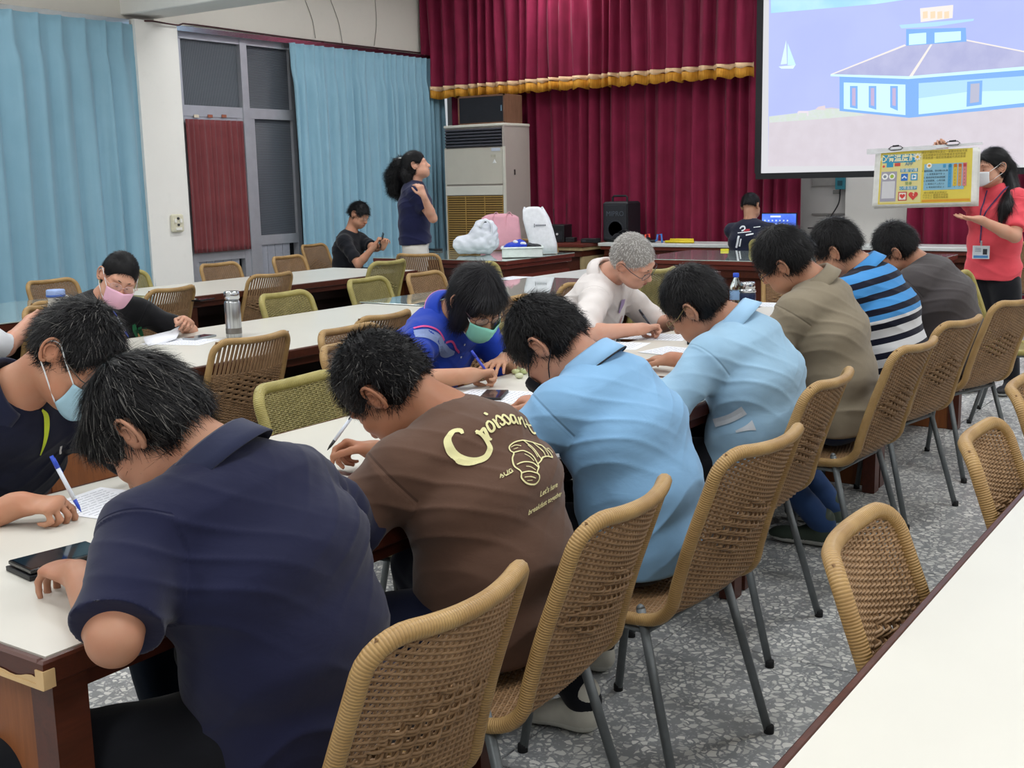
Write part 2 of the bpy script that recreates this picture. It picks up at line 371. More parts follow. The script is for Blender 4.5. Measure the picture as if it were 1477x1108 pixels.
bm_ = MB().box((.003, -.012, 0), (.107, .0, 1)).mesh('board'); bm_.materials.append(plain('#a3a6b0', .5, .2, .5))
for k in range(10):
    o = bpy.data.objects.new('board', bm_); COL.objects.link(o); o.parent = d; o.location = (.1+k*.11, 0, .05)
    if .1+k*.11+.1 > L(mull)-.1: o.location.x += .18
    o.scale = (1, 1, (PANZ-.15) if k < 6 else PANZ-.03)
b = MB().box((0, -.004, 0), (.1, 0, .09)); 
for k, (px_, c) in enumerate(((283, '#d8cdb8'), (303, '#9a5a44'), (323, '#9a5a44'))):
    p = onY(px_, 167.5, YL-.04); MB().box((L(p[0])-.03, -.045, p[2]-.014), (L(p[0])+.03, -.04, p[2]+.014)).build('sticker', plain(c, .7), d)
# pillar switch
sw = thing('wall_switch', 'cream wall switch with round knobs on the white pillar', 'switch', tuple(onY(254, 322, YL-.165)))
MB().box((-.065, -.03, -.085), (.065, .0, .085), bev=.012).build('plate', plain('#ddd8bf', .4), sw)
for dx, dz in ((-.0, .045), (.0, -.015)): MB().lathe([(.012, 0), (.012, .012), (.004, .014)], (dx, -.03, dz), 10, Matrix.Rotation(math.pi/2, 3, 'X')).build('knob', plain('#3a3a3a', .5), sw)
MB().box((-.045, -.04, .005), (-.02, -.03, .04)).build('rocker', plain('#f0eee6', .4), sw); MB().box((.02, -.04, .005), (.045, -.03, .04)).build('rocker', plain('#f0eee6', .4), sw); MB().box((-.03, -.036, -.065), (.04, -.03, -.04)).build('rocker', plain('#f0eee6', .4), sw)

# ------------------------------------------------------------------ curtains
def M_curtain(name, c, c2, rough=.75, sheen=.2):
    n = NT(name); co = n.coord('Object'); f = n.noise(co, 5, 3); n.base(n.ramp(f, [(.3, S(c)), (.7, S(c2))]))
    n.bump(n.noise(co, 500, 1), .1, .001); return n.set(rough, 0, .3, sheen)
mblue = M_curtain('blue_curtain_cloth', '#88b1c4', '#8db5c8'); mmar = M_curtain('maroon_velvet', '#781335', '#86193f', .7, .12); mred = M_curtain('brick_red_cloth', '#6d3034', '#7b393c')
def curtain(name, label, p0, p1, z0, z1, pleat, amp, mat, side, head=True, seed=1, jitter=.35, group=None, lean=0.0, cat='curtain', zcurve=None):
    p0 = np.array(p0, float); p1 = np.array(p1, float); d_ = p1-p0; Lh = np.linalg.norm(d_); d_ /= Lh; nrm = np.array([-d_[1], d_[0]])*side
    rg = random.Random(seed); npl = max(2, int(Lh/pleat)); xs = [0]
    for k in range(npl): xs.append(xs[-1]+1+rg.uniform(-jitter, jitter))
    xs = [x/xs[-1] for x in xs]; am = [rg.uniform(.7, 1.25) for _ in xs]; fr = [rg.uniform(-.35, .35) for _ in xs]
    nz = 22; P = []; per = 10; nx = npl*per+1; tones = []
    for iz in range(nz):
        t = iz/(nz-1); row = []
        for ix in range(nx):
            k = min(npl-1, ix//per); u = ix/per-k
            s_ = xs[k]+(xs[k+1]-xs[k])*u
            pinch = math.exp(-t*9) if head else 0
            wv = math.sin(2*math.pi*(u+.08*math.sin(t*3+k))) ; wv2 = math.sin(math.pi*u)**2
            depth = amp*am[k]*((1-.55*pinch)*(.5+.5*wv)+.18*math.sin(2*math.pi*u*2+k*1.7+t*2)*(.3+t)*.8)
            if head and t < .1:
                pin = math.exp(-((u-.25)/.07)**2); depth = depth*.45+amp*.9*pin*(1-t*6 if t < .1 else 0)
            sx = s_*Lh + lean*t*(.04*fr[k]*10)*pleat*.5*math.sin(math.pi*min(1, s_*6))*math.sin(math.pi*min(1, (1-s_)*6))
            q = p0+d_*sx+nrm*depth; zz = z1+(z0-z1)*t
            if zcurve: zz += zcurve(s_)*t
            row.append((q[0], q[1], zz))
        P.append(row)
    c = (P[0][0][0], P[0][0][1], z0)
    b = MB(); b.grid([[(x-c[0], y-c[1], z-c[2]) for x, y, z in r] for r in P])
    o = b.build(name, mat, smooth=True, solid=.004); o.location = c; tag(o, label, cat, group); return o, P
CYC = YL-.12
curtain('window_curtain', 'light blue pleated curtain left of the white pillar', (2.4, CYC), (px0+.02, CYC), .12, RAILZ-.03, .2, .085, mblue, -1, seed=3, lean=1)
cx0 = onY(418, 100, CYC)[0]
curtain('window_curtain', 'light blue pleated curtain between the glazed door and the stage', (cx0, CYC), (XB-.42, CYC), .12, RAILZ-.03, .125, .075, mblue, -1, seed=5, lean=1)
rc, _ = curtain('door_curtain', 'short brick-red curtain hanging inside the glazed door', (doorX0+.02, YL-.055), (mull-.07, YL-.055), PANZ-.01, TRZ0-.03, .065, .02, mred, -1, head=False, seed=9)
# stage curtains
XC = XB-.3
fz = onX(875, 112, XC-.25)[2]
yv0 = YL-.03; yv1 = onX(1093, 100, XC-.25)[1]
YE = onX(1158, 280, XC)[1]
curtain('stage_curtain', 'tall maroon velvet stage curtain hanging below the gold fringe', (XC, YL-.25), (XC, YE), .55, CEIL-.3, .17, .12, mmar, -1, head=False, seed=11, lean=.6)
val, VP = curtain('stage_valance', 'maroon pleated valance with gold fringe above the stage', (XC-.28, yv0), (XC-.28, yv1), fz, CEIL-.05, .16, .12, mmar, -1, head=False, seed=13, lean=.4)
mgold = NT('gold_fringe'); _g = mgold.noise(mgold.coord('Object', (60, 60, 3)), 3, 3); mgold.base(mgold.ramp(_g, [(.3, S('#b06f12')), (.7, S('#e0a43a'))])); mgold.bump(_g, .6, .006); mgold = mgold.set(.6, 0, .4)
row = VP[-1]; off = np.array(val.location)
for nm, za, zb, mt, dd in (('fringe_braid', .035, -.01, plain('#e8c39a', .7), -.012), ('fringe', -.008, -.105, mgold, -.008)):
    b = MB(); b.grid([[(x-off[0]+dd, y-off[1], z-off[2]+zz-(0.012*math.sin(i*.9) if zz == zb else 0)) for i, (x, y, z) in enumerate(row)] for zz in (za, (za+zb)/2, zb)]); b.build(nm, mt, val, smooth=True, solid=.006)
curtain('stage_curtain', 'maroon stage curtain under the projection screen, behind the standing presenter', (XC, onX(1312, 320, XC)[1]), (XC, YR+.2), .05, 1.75, .17, .12, mmar, -1, head=False, seed=17)
# wall pieces under the screen
pa = onX(1219, 300, XB)
struct('trim_5', MB().box((XB-.1, onX(1312, 300, XB-.1)[1], 0), (XB, onX(1219, 300, XB-.1)[1], 2.2), bev=.004), m['wall'])
struct('trim_6', MB().box((XB-.03, YE-.9, onX(1190, 268, XB)[2]), (XB+.01, YE, onX(1190, 268, XB)[2]+.5)), plain('#a2a19d', .8))
struct('trim_7', MB().box((XB-.03, YE-.9, 1.02), (XB+.01, YE, 1.03+.008)), plain('#8d8c88', .8))
tb = thing('wall_socket', 'teal wall socket under the projection screen', 'socket', tuple(onX(1213, 262, XB-.1)), world=False)
MB().box((-.03, -.05, -.08), (.02, .05, .06), bev=.005).build('cover', plain('#2f7d8c', .5), tb)
MB().box((-.035, -.025, -.04), (-.03, .025, .01)).build('outlet', plain('#1d4d58', .5), tb)
b = MB(); b.tube(spline([onX(1212, 272, XB-.12), onX(1210, 292, XB-.13), onX(1200, 310, XB-.16), onX(1192, 322, XB-.2), onX(1180, 328, XB-.2), onX(1165, 329, XB-.22)], 26), .007, 6)
tag(b.build('power_cable', m['black'], smooth=True), 'black cable hanging from the teal socket down to the laptop desk', 'cable')
b = MB(); p = onX(1206, 277, XB-.13); b.box(tuple(p-np.array([.012, .03, .022])), tuple(p+np.array([.012, .03, .022])), bev=.004); tag(b.build('plug_adapter', plain('#6a6a66', .5)), 'small grey adapter on the cable below the teal socket', 'plug')

# ------------------------------------------------------------------ projection screen
XS = XC-.42
s0 = onX(1098, 250, XS); YS0 = s0[1]; ZS0 = s0[2]; YS1 = YS0-3.35; ZS1 = CEIL-.12
scr = thing('projection_screen', 'large projection screen showing a blue and white house by the sea', 'screen', (XS, YS0, ZS0), world=True)
bd = MB(); bd.box((XS-.006, YS1-.06, ZS0-.06), (XS+.012, YS0+.06, ZS0-.0)); bd.box((XS-.006, YS0, ZS0), (XS+.012, YS0+.07, ZS1)); bd.box((XS-.006, YS1-.07, ZS0), (XS+.012, YS1, ZS1)); bd.build('border', plain('#17181c', .6), scr)
def glow(name, hexc, st=.62, noise_amt=.0, scale=30, c2=None):
    n = NT(name); c = S(hexc)
    if c2: e = n.ramp(n.noise(n.coord('Object'), scale, 4), [(.35, c), (.65, S(c2))])
    else: e = c
    n.base((.02, .02, .02, 1)) ; return n.set(.9, 0, .1, emit=e, estr=st)
MB().box((XS-.004, YS1, ZS0), (XS+.004, YS0, ZS1)).build('screen_fabric', glow('screen_white', '#c6c6ca', .80), scr)
def sp(pts, name, mat, lay):
    b = MB(); q = [tuple(onX(px_, py_, XS-.005-.0025*lay)) for px_, py_ in pts]; q = [(x, y, min(z, ZS1)) for x, y, z in q]
    b.poly(q); o = b.build(name, mat, scr); return o
GS = .78
UP = -260
sp([(1112, UP), (1720, UP), (1700, 236), (1108, 240)], 'picture_sea', glow('sea', '#a8b2ea', GS, c2='#acb6ec', scale=2), 1)
sp([(1112, UP), (1720, UP), (1720, -60), (1262, 6), (1112, 19)], 'picture_sky', glow('sky', '#9ccdf6', GS, c2='#b3dcf9', scale=3), 2)
sp([(1109, 168), (1140, 165), (1180, 157), (1200, 155), (1230, 160), (1330, 168), (1400, 158), (1477, 152), (1700, 140), (1700, 236), (1108, 240)], 'picture_grass', glow('grass', '#c6bec6', GS, c2='#cac3cb', scale=9), 3)
sp([(1109, 168), (1150, 163), (1180, 157), (1212, 157), (1250, 166), (1180, 172), (1110, 177)], 'picture_meadow', glow('meadow', '#c5d0c4', GS, c2='#c9cfd0'), 4)
sp([(1150, 162), (1152, 160), (1166, 160), (1166, 167), (1164, 167), (1164, 163), (1152, 163), (1152, 166)], 'picture_bench', glow('bench', '#d9cfd8', GS), 5)
sp([(1176, 158), (1180, 154), (1190, 152), (1191, 159)], 'picture_rocks', glow('rocks', '#d3c6cc', GS), 5)
# sailboat
sp([(1134, 58), (1126, 93), (1135, 92)], 'picture_sail', glow('sail', '#cdeaf3', GS), 5); sp([(1136, 62), (1136, 94), (1148, 94)], 'picture_sail', glow('sail2', '#bfe2ee', GS), 5)
sp([(1123, 96), (1147, 94), (1144, 99), (1127, 99)], 'picture_hull', glow('hull', '#d4f0f5', GS), 5)
# house
blue_ = glow('h_blue', '#7ba8e2', GS); pale = glow('h_pale', '#c4ecf7', GS); pale2 = glow('h_pale2', '#a9d0f2', GS); roof = glow('h_roof', '#a5a8cc', GS, c2='#b0b2d2', scale=6); cream = glow('h_cream', '#e2dcd8', GS)
sp([(1211, 108), (1309, 112), (1500, 98), (1500, 152), (1311, 170), (1211, 160)], 'picture_house_trim', blue_, 5)
sp([(1217, 119), (1306, 122), (1306, 166), (1217, 157)], 'picture_house_wall', pale, 6); sp([(1325, 120), (1500, 108), (1500, 146), (1325, 165)], 'picture_house_wall', pale2, 6)
sp([(1325, 142), (1400, 132), (1500, 130), (1500, 146), (1325, 165)], 'picture_house_wall', glow('h_lit', '#bfe6f6', GS), 7)
for x_ in (1226, 1253, 1284): sp([(x_, 124), (x_+11, 124), (x_+11, 157+(x_-1226)*.05), (x_, 155)], 'picture_house_window', blue_, 7); sp([(x_+3, 127), (x_+8, 127), (x_+8, 153), (x_+3, 152)], 'picture_window_pane', glow('h_win', '#b7a7c8', GS), 8)
sp([(1395, 118), (1417, 116), (1416, 151), (1394, 154)], 'picture_house_window', blue_, 8); sp([(1400, 121), (1413, 120), (1412, 147), (1399, 149)], 'picture_window_pane', glow('h_win2', '#aeb0c4', GS), 9)
sp([(1198, 107), (1305, 66), (1394, 58), (1500, 80), (1500, 97), (1310, 112)], 'picture_roof', roof, 6)
sp([(1310, 112), (1342, 64), (1345, 64), (1315, 112)], 'picture_roof_ridge', cream, 7); sp([(1198, 107), (1310, 110), (1500, 94), (1500, 99), (1310, 114), (1198, 110)], 'picture_roof_edge', pale, 7); sp([(1394, 57), (1500, 78), (1500, 80), (1394, 59)], 'picture_roof_ridge', cream, 7)
sp([(1198, 107), (1305, 64), (1307, 66), (1200, 108)], 'picture_roof_ridge', cream, 7)
sp([(1307, 42), (1393, 40), (1394, 60), (1307, 66)], 'picture_tower_trim', blue_, 7); sp([(1311, 49), (1336, 47), (1336, 63), (1311, 65)], 'picture_tower_wall', pale, 8); sp([(1348, 47), (1386, 45), (1386, 58), (1348, 62)], 'picture_tower_wall', pale, 8)
sp([(1297, 36), (1405, 27), (1404, 30), (1350, 38), (1300, 41)], 'picture_tower_roof', pale2, 8); sp([(1327, 12), (1375, 7), (1374, 26), (1328, 32)], 'picture_lantern_room', cream, 8)
for x_ in (1331, 1342, 1352, 1362): sp([(x_, 17), (x_+7, 16), (x_+7, 26), (x_, 27)], 'picture_lantern_pane', glow('h_lan', '#e6cdb0', GS), 9)

# ceiling lamps (above the frame)
for i, (lx, ly) in enumerate(LAMPS):
    r = thing('ceiling_lamp', 'white ceiling lamp with two tubes above the hall', 'lamp', (lx, ly, CEIL), group='ceiling lamps')
    if i == 0:
        hous = MB().box((-.65, -.16, -.07), (.65, .16, -.0), bev=.01).mesh('housing'); hous.materials.append(m['white'])
        tmb = MB(); tmb.tube([(-.6, 0, 0), (.6, 0, 0)], .016, 8); tubem = tmb.mesh('tube', True); tm = NT('lamp_tube'); tm.base((1, 1, 1, 1)); tubem.materials.append(tm.set(.5, emit=(1, 1, 1, 1), estr=3))
    o = bpy.data.objects.new('housing', hous); COL.objects.link(o); o.parent = r
    for s_ in (-.08, .08): o = bpy.data.objects.new('tube', tubem); COL.objects.link(o); o.parent = r; o.location = (0, s_, -.09)
# ------------------------------------------------------------------ rattan chairs
PROF = spline([(-.352, .855), (-.322, .77), (-.274, .635), (-.243, .53), (-.228, .475), (-.19, .440), (-.13, .428), (-.03, .424), (.10, .432), (.17, .436), (.205, .425), (.222, .395)], 200)
_cum = np.concatenate([[0], np.cumsum(np.linalg.norm(np.diff(PROF, axis=0), axis=1))]); PL = _cum[-1]
def prof(v):
    v = min(max(v, 0), PL); y = np.interp(v, _cum, PROF[:, 0]); z = np.interp(v, _cum, PROF[:, 1]); return y, z
def pnorm(v):
    a = prof(v-.004); b = prof(v+.004); t = np.array([b[0]-a[0], b[1]-a[1]]); t /= np.linalg.norm(t); return np.array([-t[1], t[0]])*1.0
def hw(v): return .196+.012*min(1, v/.4)
def surf(u, v, off=0):      # u in -1..1
    y, z = prof(v); n = pnorm(v); bow = .030*max(0, 1-v/.42)+.010
    off2 = off+bow*(u*u-1) if v < .45 else off-.010*(1-u*u)
    sgn = 1
    return np.array([u*hw(v), y+n[0]*off2*sgn, z+n[1]*off2*sgn])
def chair_meshes(frame_r, mode):
    fr = MB(); path = []
    rc = .062
    for t in np.linspace(PL, rc, 46): path.append(surf(-1, t))
    for a in np.linspace(0, math.pi/2, 7)[1:]: path.append(surf(-1+(rc*(1-math.cos(a)))/.196, rc*(1-math.sin(a))))
    for u in np.linspace(-1+rc/.196, 1-rc/.196, 13)[1:-1]: path.append(surf(u, 0))
    for a in np.linspace(math.pi/2, 0, 7)[:-1]: path.append(surf(1-(rc*(1-math.cos(a)))/.196, rc*(1-math.sin(a))))
    for t in np.linspace(rc, PL, 46): path.append(surf(1, t))
    rf = .04
    path = path[1:-1]
    for u in np.linspace(1, -1, 12)[1:-1]: path.append(surf(u, PL))
    fr.tube(path, frame_r, 10, closed=True)
    W_ = {}
    NW = 22; pitch = .0060; r = .0027
    back = MB(); seat = MB()
    vb = .42
    openv = .15 if mode == 'open' else 0
    for i in range(NW):                          # warps (pairs of upright canes)
        u = -1+2*(i+.5)/NW
        if mode == 'open':
            for du in (-.014, .014):
                back.tube([surf(u+du, t) for t in np.linspace(.004, openv+.03, 9)], .0036, 5, caps=False)
        back.tube([surf(u, t) for t in np.linspace(.004, vb, 26)], .003, 4, caps=False)
        seat.tube([surf(u, t) for t in np.linspace(vb, PL-.004, 24)], .003, 4, caps=False)
    nrow = int(PL/pitch); k = 0
    for j in range(1, nrow):
        v = j*pitch
        if v < openv: continue
        tgt = back if v < vb else seat; P = []; R = []
        ns = NW*2
        edge = 1.0
        if v < .062: edge = 1-(.062-math.sqrt(max(0, .062**2-(.062-v)**2)))/.196
        for q in range(ns+1):
            u = -1+2*q/ns; dia = abs(u)/.86+abs(v-.225)/.08 < 1 and mode != 'plain'
            if dia:
                ph = (j//2) % 2; a = .0085*math.cos(math.pi*(u+1)*NW/4+math.pi*ph); rr = r*1.25
            else:
                a = .0030*math.sin(math.pi*q/2+0) if False else .0034*(1 if ((q//2+j) % 2 == 0) else -1)*(1 if q % 2 else 0); rr = r
            P.append(surf(u*edge, v, a)); R.append(rr)
        tgt.tube(P, R, 4, caps=False)
    return fr.mesh('frame', True), back.mesh('woven_back', True), seat.mesh('woven_seat', True)
def leg_mesh(a, b):
    g = MB(); a = np.array(a); b = np.array(b); g.tube([a+(a-b)*.0, b], .0115, 12)
    d_ = (a-b)/np.linalg.norm(a-b); g.tube([a, a+d_*.006, a+d_*.011], [.0115, .009, .003], 12); me = g.mesh('leg', True); return me
LEGS = [((-.198, -.14, .452), (-.235, -.265, 0)), ((.198, -.14, .452), (.235, -.265, 0)), ((-.198, .13, .445), (-.225, .20, 0)), ((.198, .13, .445), (.225, .20, 0))]
leg_me = [leg_mesh(*l) for l in LEGS]
for q in leg_me: q.materials.append(m['steel'])
foot_me = MB().lathe([(.0135, 0), (.0135, .018), (.012, .022)], (0, 0, 0), 12).mesh('rubber_foot', True); foot_me.materials.append(m['rubber'])
stm = MB(); stm.tube([(-.215, -.205, .22), (.215, -.205, .22)], .006, 6) if False else None
for yy, zz in ((-.155, .40), (.14, .405)): stm.tube([(-.2, yy, zz), (.2, yy, zz)], .008, 8)
stm.tube([(-.2, -.155, .40), (-.2, .14, .405)], .007, 8); stm.tube([(.2, -.155, .40), (.2, .14, .405)], .007, 8)
brace_me = stm.mesh('brace', True); brace_me.materials.append(m['steel'])
def proto_chair(kind):
    fr_r = {'tan': .0155, 'open': .0145, 'olive': .0175, 'opolive': .0175}[kind]
    fm, bm1, sm1 = chair_meshes(fr_r, {'tan': 'tan', 'open': 'open', 'olive': 'plain', 'opolive': 'tan'}[kind])
    fm_mat, cm = (m['oliveframe'], m['olive']) if 'olive' in kind else (m['caneframe'], m['cane'])
    fm.materials.append(fm_mat); bm1.materials.append(cm); sm1.materials.append(cm); return fm, bm1, sm1
PROTO = {}
def chair(kind, x, y, deg, label, group='rattan chairs in the hall'):
    if kind not in PROTO: PROTO[kind] = proto_chair(kind)
    fm, b1, s1 = PROTO[kind]
    r = thing('rattan_chair', label, 'chair', (x, y, 0), math.radians(deg), group)
    for nm, me in (('frame', fm), ('woven_back', b1), ('woven_seat', s1)):
        o = bpy.data.objects.new(nm, me); COL.objects.link(o); o.parent = r
        if 'woven' in nm: o['kind'] = 'stuff'
    for me, (a, b) in zip(leg_me, LEGS):
        o = bpy.data.objects.new('leg', me); COL.objects.link(o); o.parent = r
        f = bpy.data.objects.new('rubber_foot', foot_me); COL.objects.link(f); f.parent = o; f.location = (b[0], b[1], 0)
    o = bpy.data.objects.new('brace', brace_me); COL.objects.link(o); o.parent = r
    return r
G1 = 'rattan chairs along the near side of the main table'
chair('tan', 1.29, 1.35, 2, 'rattan chair behind the man in the navy polo, nearest the camera', G1)
chair('tan', 1.875, 1.39, 5, 'rattan chair holding the man in the brown croissant shirt', G1)
chair('tan', 2.53, 1.36, -4, 'rattan chair of the light blue shirted man with a black mask', G1)
chair('tan', 3.37, 1.51, 2, 'rattan chair of the light blue shirted man with glasses', G1)
chair('tan', 4.22, 1.48, -4, 'rattan chair of the man in the khaki polo', G1)
chair('tan', 5.0, 1.50, -10, 'rattan chair of the man in the striped polo', G1)
chair('tan', 5.9, 1.45, -16, 'rattan chair in front of the presenter, farthest of its row', G1)
G2 = 'rattan chairs facing the white table at the right'
chair('tan', 1.93, .235, 184, 'rattan chair at the white table on the right, nearest of three', G2)
chair('tan', 2.80, .23, 182, 'rattan chair at the white table on the right, middle of three', G2)
chair('tan', 3.53, .28, 183, 'rattan chair at the right edge, farthest of three at the white table', G2)
G3 = 'rattan chairs between the rows of tables'
chair('open', 3.30, 3.86, -2, 'rattan chair with open upper slats in front of the steel thermos', G3)
chair('olive', 2.60, 2.21, 184, 'fat-framed olive rattan chair tucked in between navy and brown shirts', G3)
chair('tan', 3.34, 2.64, 186, 'rattan chair behind the dark spiky hair of the brown shirted man', G3)
chair('open', 4.12, 3.88, 2, 'rattan chair with open slats left of the royal blue shirt', G3)
chair('olive', 4.10, 2.42, 182, 'olive rattan chair right of the royal blue shirt, behind the short dark hair', G3)
chair('tan', 4.42, 2.88, 184, 'tan rattan chair just above the short dark hair at the table middle', G3)
chair('open', 5.93, 3.90, -1, 'rattan chair with open slats beside the white shirted man', G3)
G4 = 'rattan chairs around the farther tables'
chair('open', 4.66, 6.04, 6, 'rattan chair right beside the woman in the pink mask', G4)
chair('olive', 4.70, 4.38, 182, 'olive rattan chair at the far side of the second table, left one', G4)
chair('open', 5.75, 6.26, -2, 'rattan chair with open slats left of two olive chairs', G4)
chair('olive', 5.64, 4.58, 184, 'olive rattan chair at the far side of the second table, right one', G4)
chair('opolive', 7.0, 6.26, -2, 'tall olive rattan chair standing at the left table end', G4)
chair('tan', 6.15, 4.53, 182, 'tan rattan chair below the white trousers of the standing woman', G4)
chair('tan', 6.35, 6.76, 180, 'rattan chair by the door boards, left of the wall pair', G4)
chair('tan', 7.23, 6.86, 184, 'rattan chair by the blue curtain, right of the wall pair', G4)
chair('tan', 4.80, 6.66, 184, 'rattan chair in front of the near blue curtain', G4)
chair('open', 3.95, 6.04, -2, 'rattan chair mostly hidden behind the blue-lidded cup', G4)
chair('olive', 5.42, 6.75, 178, 'olive rattan chair edge behind the pink masked woman', G4)
chair('open', 8.12, 6.34, -76, 'tall brown rattan chair in front of the table with bags', G4)
chair('olive', 6.95, 4.68, 176, 'pale rattan chair top just behind the royal blue shirted head', G4)
chair('open', 10.42, 6.62, -76, 'rattan chair standing right of the table with bags', G4)
chair('olive', 10.70, 4.15, -88, 'olive rattan chair behind the man at the laptop', G4)
chair('olive', 6.95, 3.88, -4, 'olive rattan chair behind the white haired man', G4)
chair('tan', 7.10, 2.62, 120, 'tan rattan chair behind the blue-capped water bottle', G4)
chair('olive', 7.25, 1.32, 186, 'olive rattan chair between the dark grey shirt and the presenter', G4)
chair('tan', 10.8, 2.1, -90, 'small far rattan chair against the grey wall under the screen', G4)
chair('tan', 8.75, 8.0, 186, 'rattan chair under the seated man holding a phone', G4)
chair('tan', 2.46, 4.85, 0, 'rattan chair at the left edge of the photo under the white sleeve', G4)

# ------------------------------------------------------------------ tables
def table(label, x0, x1, y0, y1, z=.75, top='lam', edge='woody', glass=False, worn=False, skirt=True, group='long tables in the hall', panel_side=0, legs='panel', ends='both'):
    r = thing('hall_table', label, 'table', (x0, y0, 0), 0, group); Lx, Ly = x1-x0, y1-y0
    e = .016
    MB().box((e, e, z-.02), (Lx-e, Ly-e, z)).build('table_top', m[top], r)
    b = MB()
    b.box((0, 0, z-.042), (Lx, e, z-.001), bev=.004); b.box((0, Ly-e, z-.042), (Lx, Ly, z-.001), bev=.004); b.box((0, e, z-.042), (e, Ly-e, z-.001), bev=.004); b.box((Lx-e, e, z-.042), (Lx, Ly-e, z-.001), bev=.004)
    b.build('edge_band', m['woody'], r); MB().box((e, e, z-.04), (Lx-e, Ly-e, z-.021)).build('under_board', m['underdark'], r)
    if glass:
        MB().box((-.004, -.004, z), (Lx+.004, Ly+.004, z+.006), bev=.001).build('glass_sheet', m['glasstop'], r)
    ins = .03
    MB().box((ins, ins, z-.078), (Lx-ins, ins+.02, z-.042)).build('apron', m['wood'], r); MB().box((ins, Ly-ins-.02, z-.078), (Lx-ins, Ly-ins, z-.042)).build('apron', m['wood'], r)
    for xx in (ins, Lx-ins-.05):
        if ends == 'both' or (ends == 'near' and xx < .1): MB().box((xx, ins, .0), (xx+.05, Ly-ins, z-.042), bev=.004).build('side_panel', m['woodpanel'], r)
        for yy in (ins-.012, Ly-ins-.045): MB().box((xx-.006, yy, 0), (xx+.056, yy+.057, z-.042), bev=.004).build('leg', m['wood'], r)
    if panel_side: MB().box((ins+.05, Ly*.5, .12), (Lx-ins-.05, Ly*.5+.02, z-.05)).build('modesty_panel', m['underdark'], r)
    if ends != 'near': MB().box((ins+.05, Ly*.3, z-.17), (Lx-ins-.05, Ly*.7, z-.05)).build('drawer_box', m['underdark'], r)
    return r
GT = 'white topped tables in the main row'
t1 = table('white topped main table at the lower left, nearest the camera, with chipped brown edge', .97, 2.07, 1.53, 2.41, worn=True, ends='near')
for nm, (a, c) in {'chipped_edge': ((-.0025, .0, .704), (.012, .25, .712)), 'chipped_corner': ((-.0028, -.0028, .706), (.018, .018, .735))}.items():
    MB().box(a, c).build(nm, m['lamworn'], t1)
b = MB(); pts = [(-.003, y, .707+.006*math.sin(y*31)+.005*math.sin(y*67)) for y in np.linspace(.0, .55, 40)]
b.grid([[(-.0012, y, .7065) for _, y, z in pts], [(-.0018, y, z+.008) for _, y, z in pts]]); b.build('worn_strip', m['lamworn'], t1)
table('white topped main table holding the papers of the brown shirted man', 2.075, 3.685, 1.53, 2.41, ends='none')
table('white topped main table in front of the white haired man', 3.69, 5.285, 1.54, 2.42, ends='none', panel_side=1)
table('white topped main table end beside the khaki polo and striped polo', 5.29, 6.85, 1.55, 2.43, panel_side=1)
table('large white table filling the lower right corner', .15, 2.9, -.62, .487, panel_side=1)
table('white table at the right edge continuing behind the large one', 2.92, 5.0, -.62, .487, panel_side=1)
table('white topped table with the steel thermos', 2.98, 5.235, 3.60, 4.62, panel_side=1)
table('glass covered table behind the royal blue shirt', 5.24, 7.12, 3.60, 4.66, glass=True, top='lamwhite', panel_side=1)
table('short table with loose white sheets behind the glass covered one', 7.13, 8.1, 3.62, 4.72, top='lamwhite', panel_side=1)
table('glass covered table at the left edge in front of the near blue curtain', 2.7, 4.98, 5.76, 6.80, glass=True, top='lamwhite', panel_side=1)
table('white topped table left of the standing woman', 4.99, 7.43, 5.98, 6.9, panel_side=1)
# desks of the stage end
def desk(label, x0, x1, y0, y1, z, glass=True, wood_='woodred', drawers=0, top='woodred'):
    r = thing('office_desk', label, 'desk', (x0, y0, 0)); Lx, Ly = x1-x0, y1-y0
    MB().box((0, 0, z-.035), (Lx, Ly, z), bev=.004).build('desk_top', m[top], r)
    MB().box((.02, .02, z-.075), (Lx-.02, Ly-.02, z-.035), bev=.006).build('moulding', m[wood_], r)
    MB().box((.05, .05, z-.14), (Lx-.05, Ly-.05, z-.075)).build('apron', m['wood'], r)
    MB().box((.07, .03, .0), (Lx-.05, .08, z-.14)).build('side_panel', m[wood_], r); MB().box((.07, Ly-.08, 0), (Lx-.05, Ly-.03, z-.14)).build('side_panel', m[wood_], r)
    MB().box((.10, .08, .08), (.12, Ly-.08, z-.14)).build('front_panel', m['wood'], r)
    if glass: MB().box((.0, .0, z), (Lx, Ly, z+.006), bev=.001).build('glass_sheet', m['glasstop'], r)
    return r
desk('reddish brown glass topped desk crossing the hall behind the white haired man', 9.05, 10.3, 2.45, 4.92, .75)
desk('reddish brown desk carrying the bags and the white plastic basket', 8.48, 9.65, 5.83, 7.36, .75)
hz_ = .76
desk('dark red desk under the loudspeaker and sports toys', 11.12, 11.62, 3.95, 6.42, hz_, glass=False, top='lamwhite')
desk('dark red desk with the laptop', 11.12, 11.62, 2.5, 3.94, hz_, glass=False, top='lamwhite')
desk('blond wood cabinet desk under the black amplifier', 10.85, 11.5, 6.45, 7.25, .76, glass=False, wood_='woodblond')

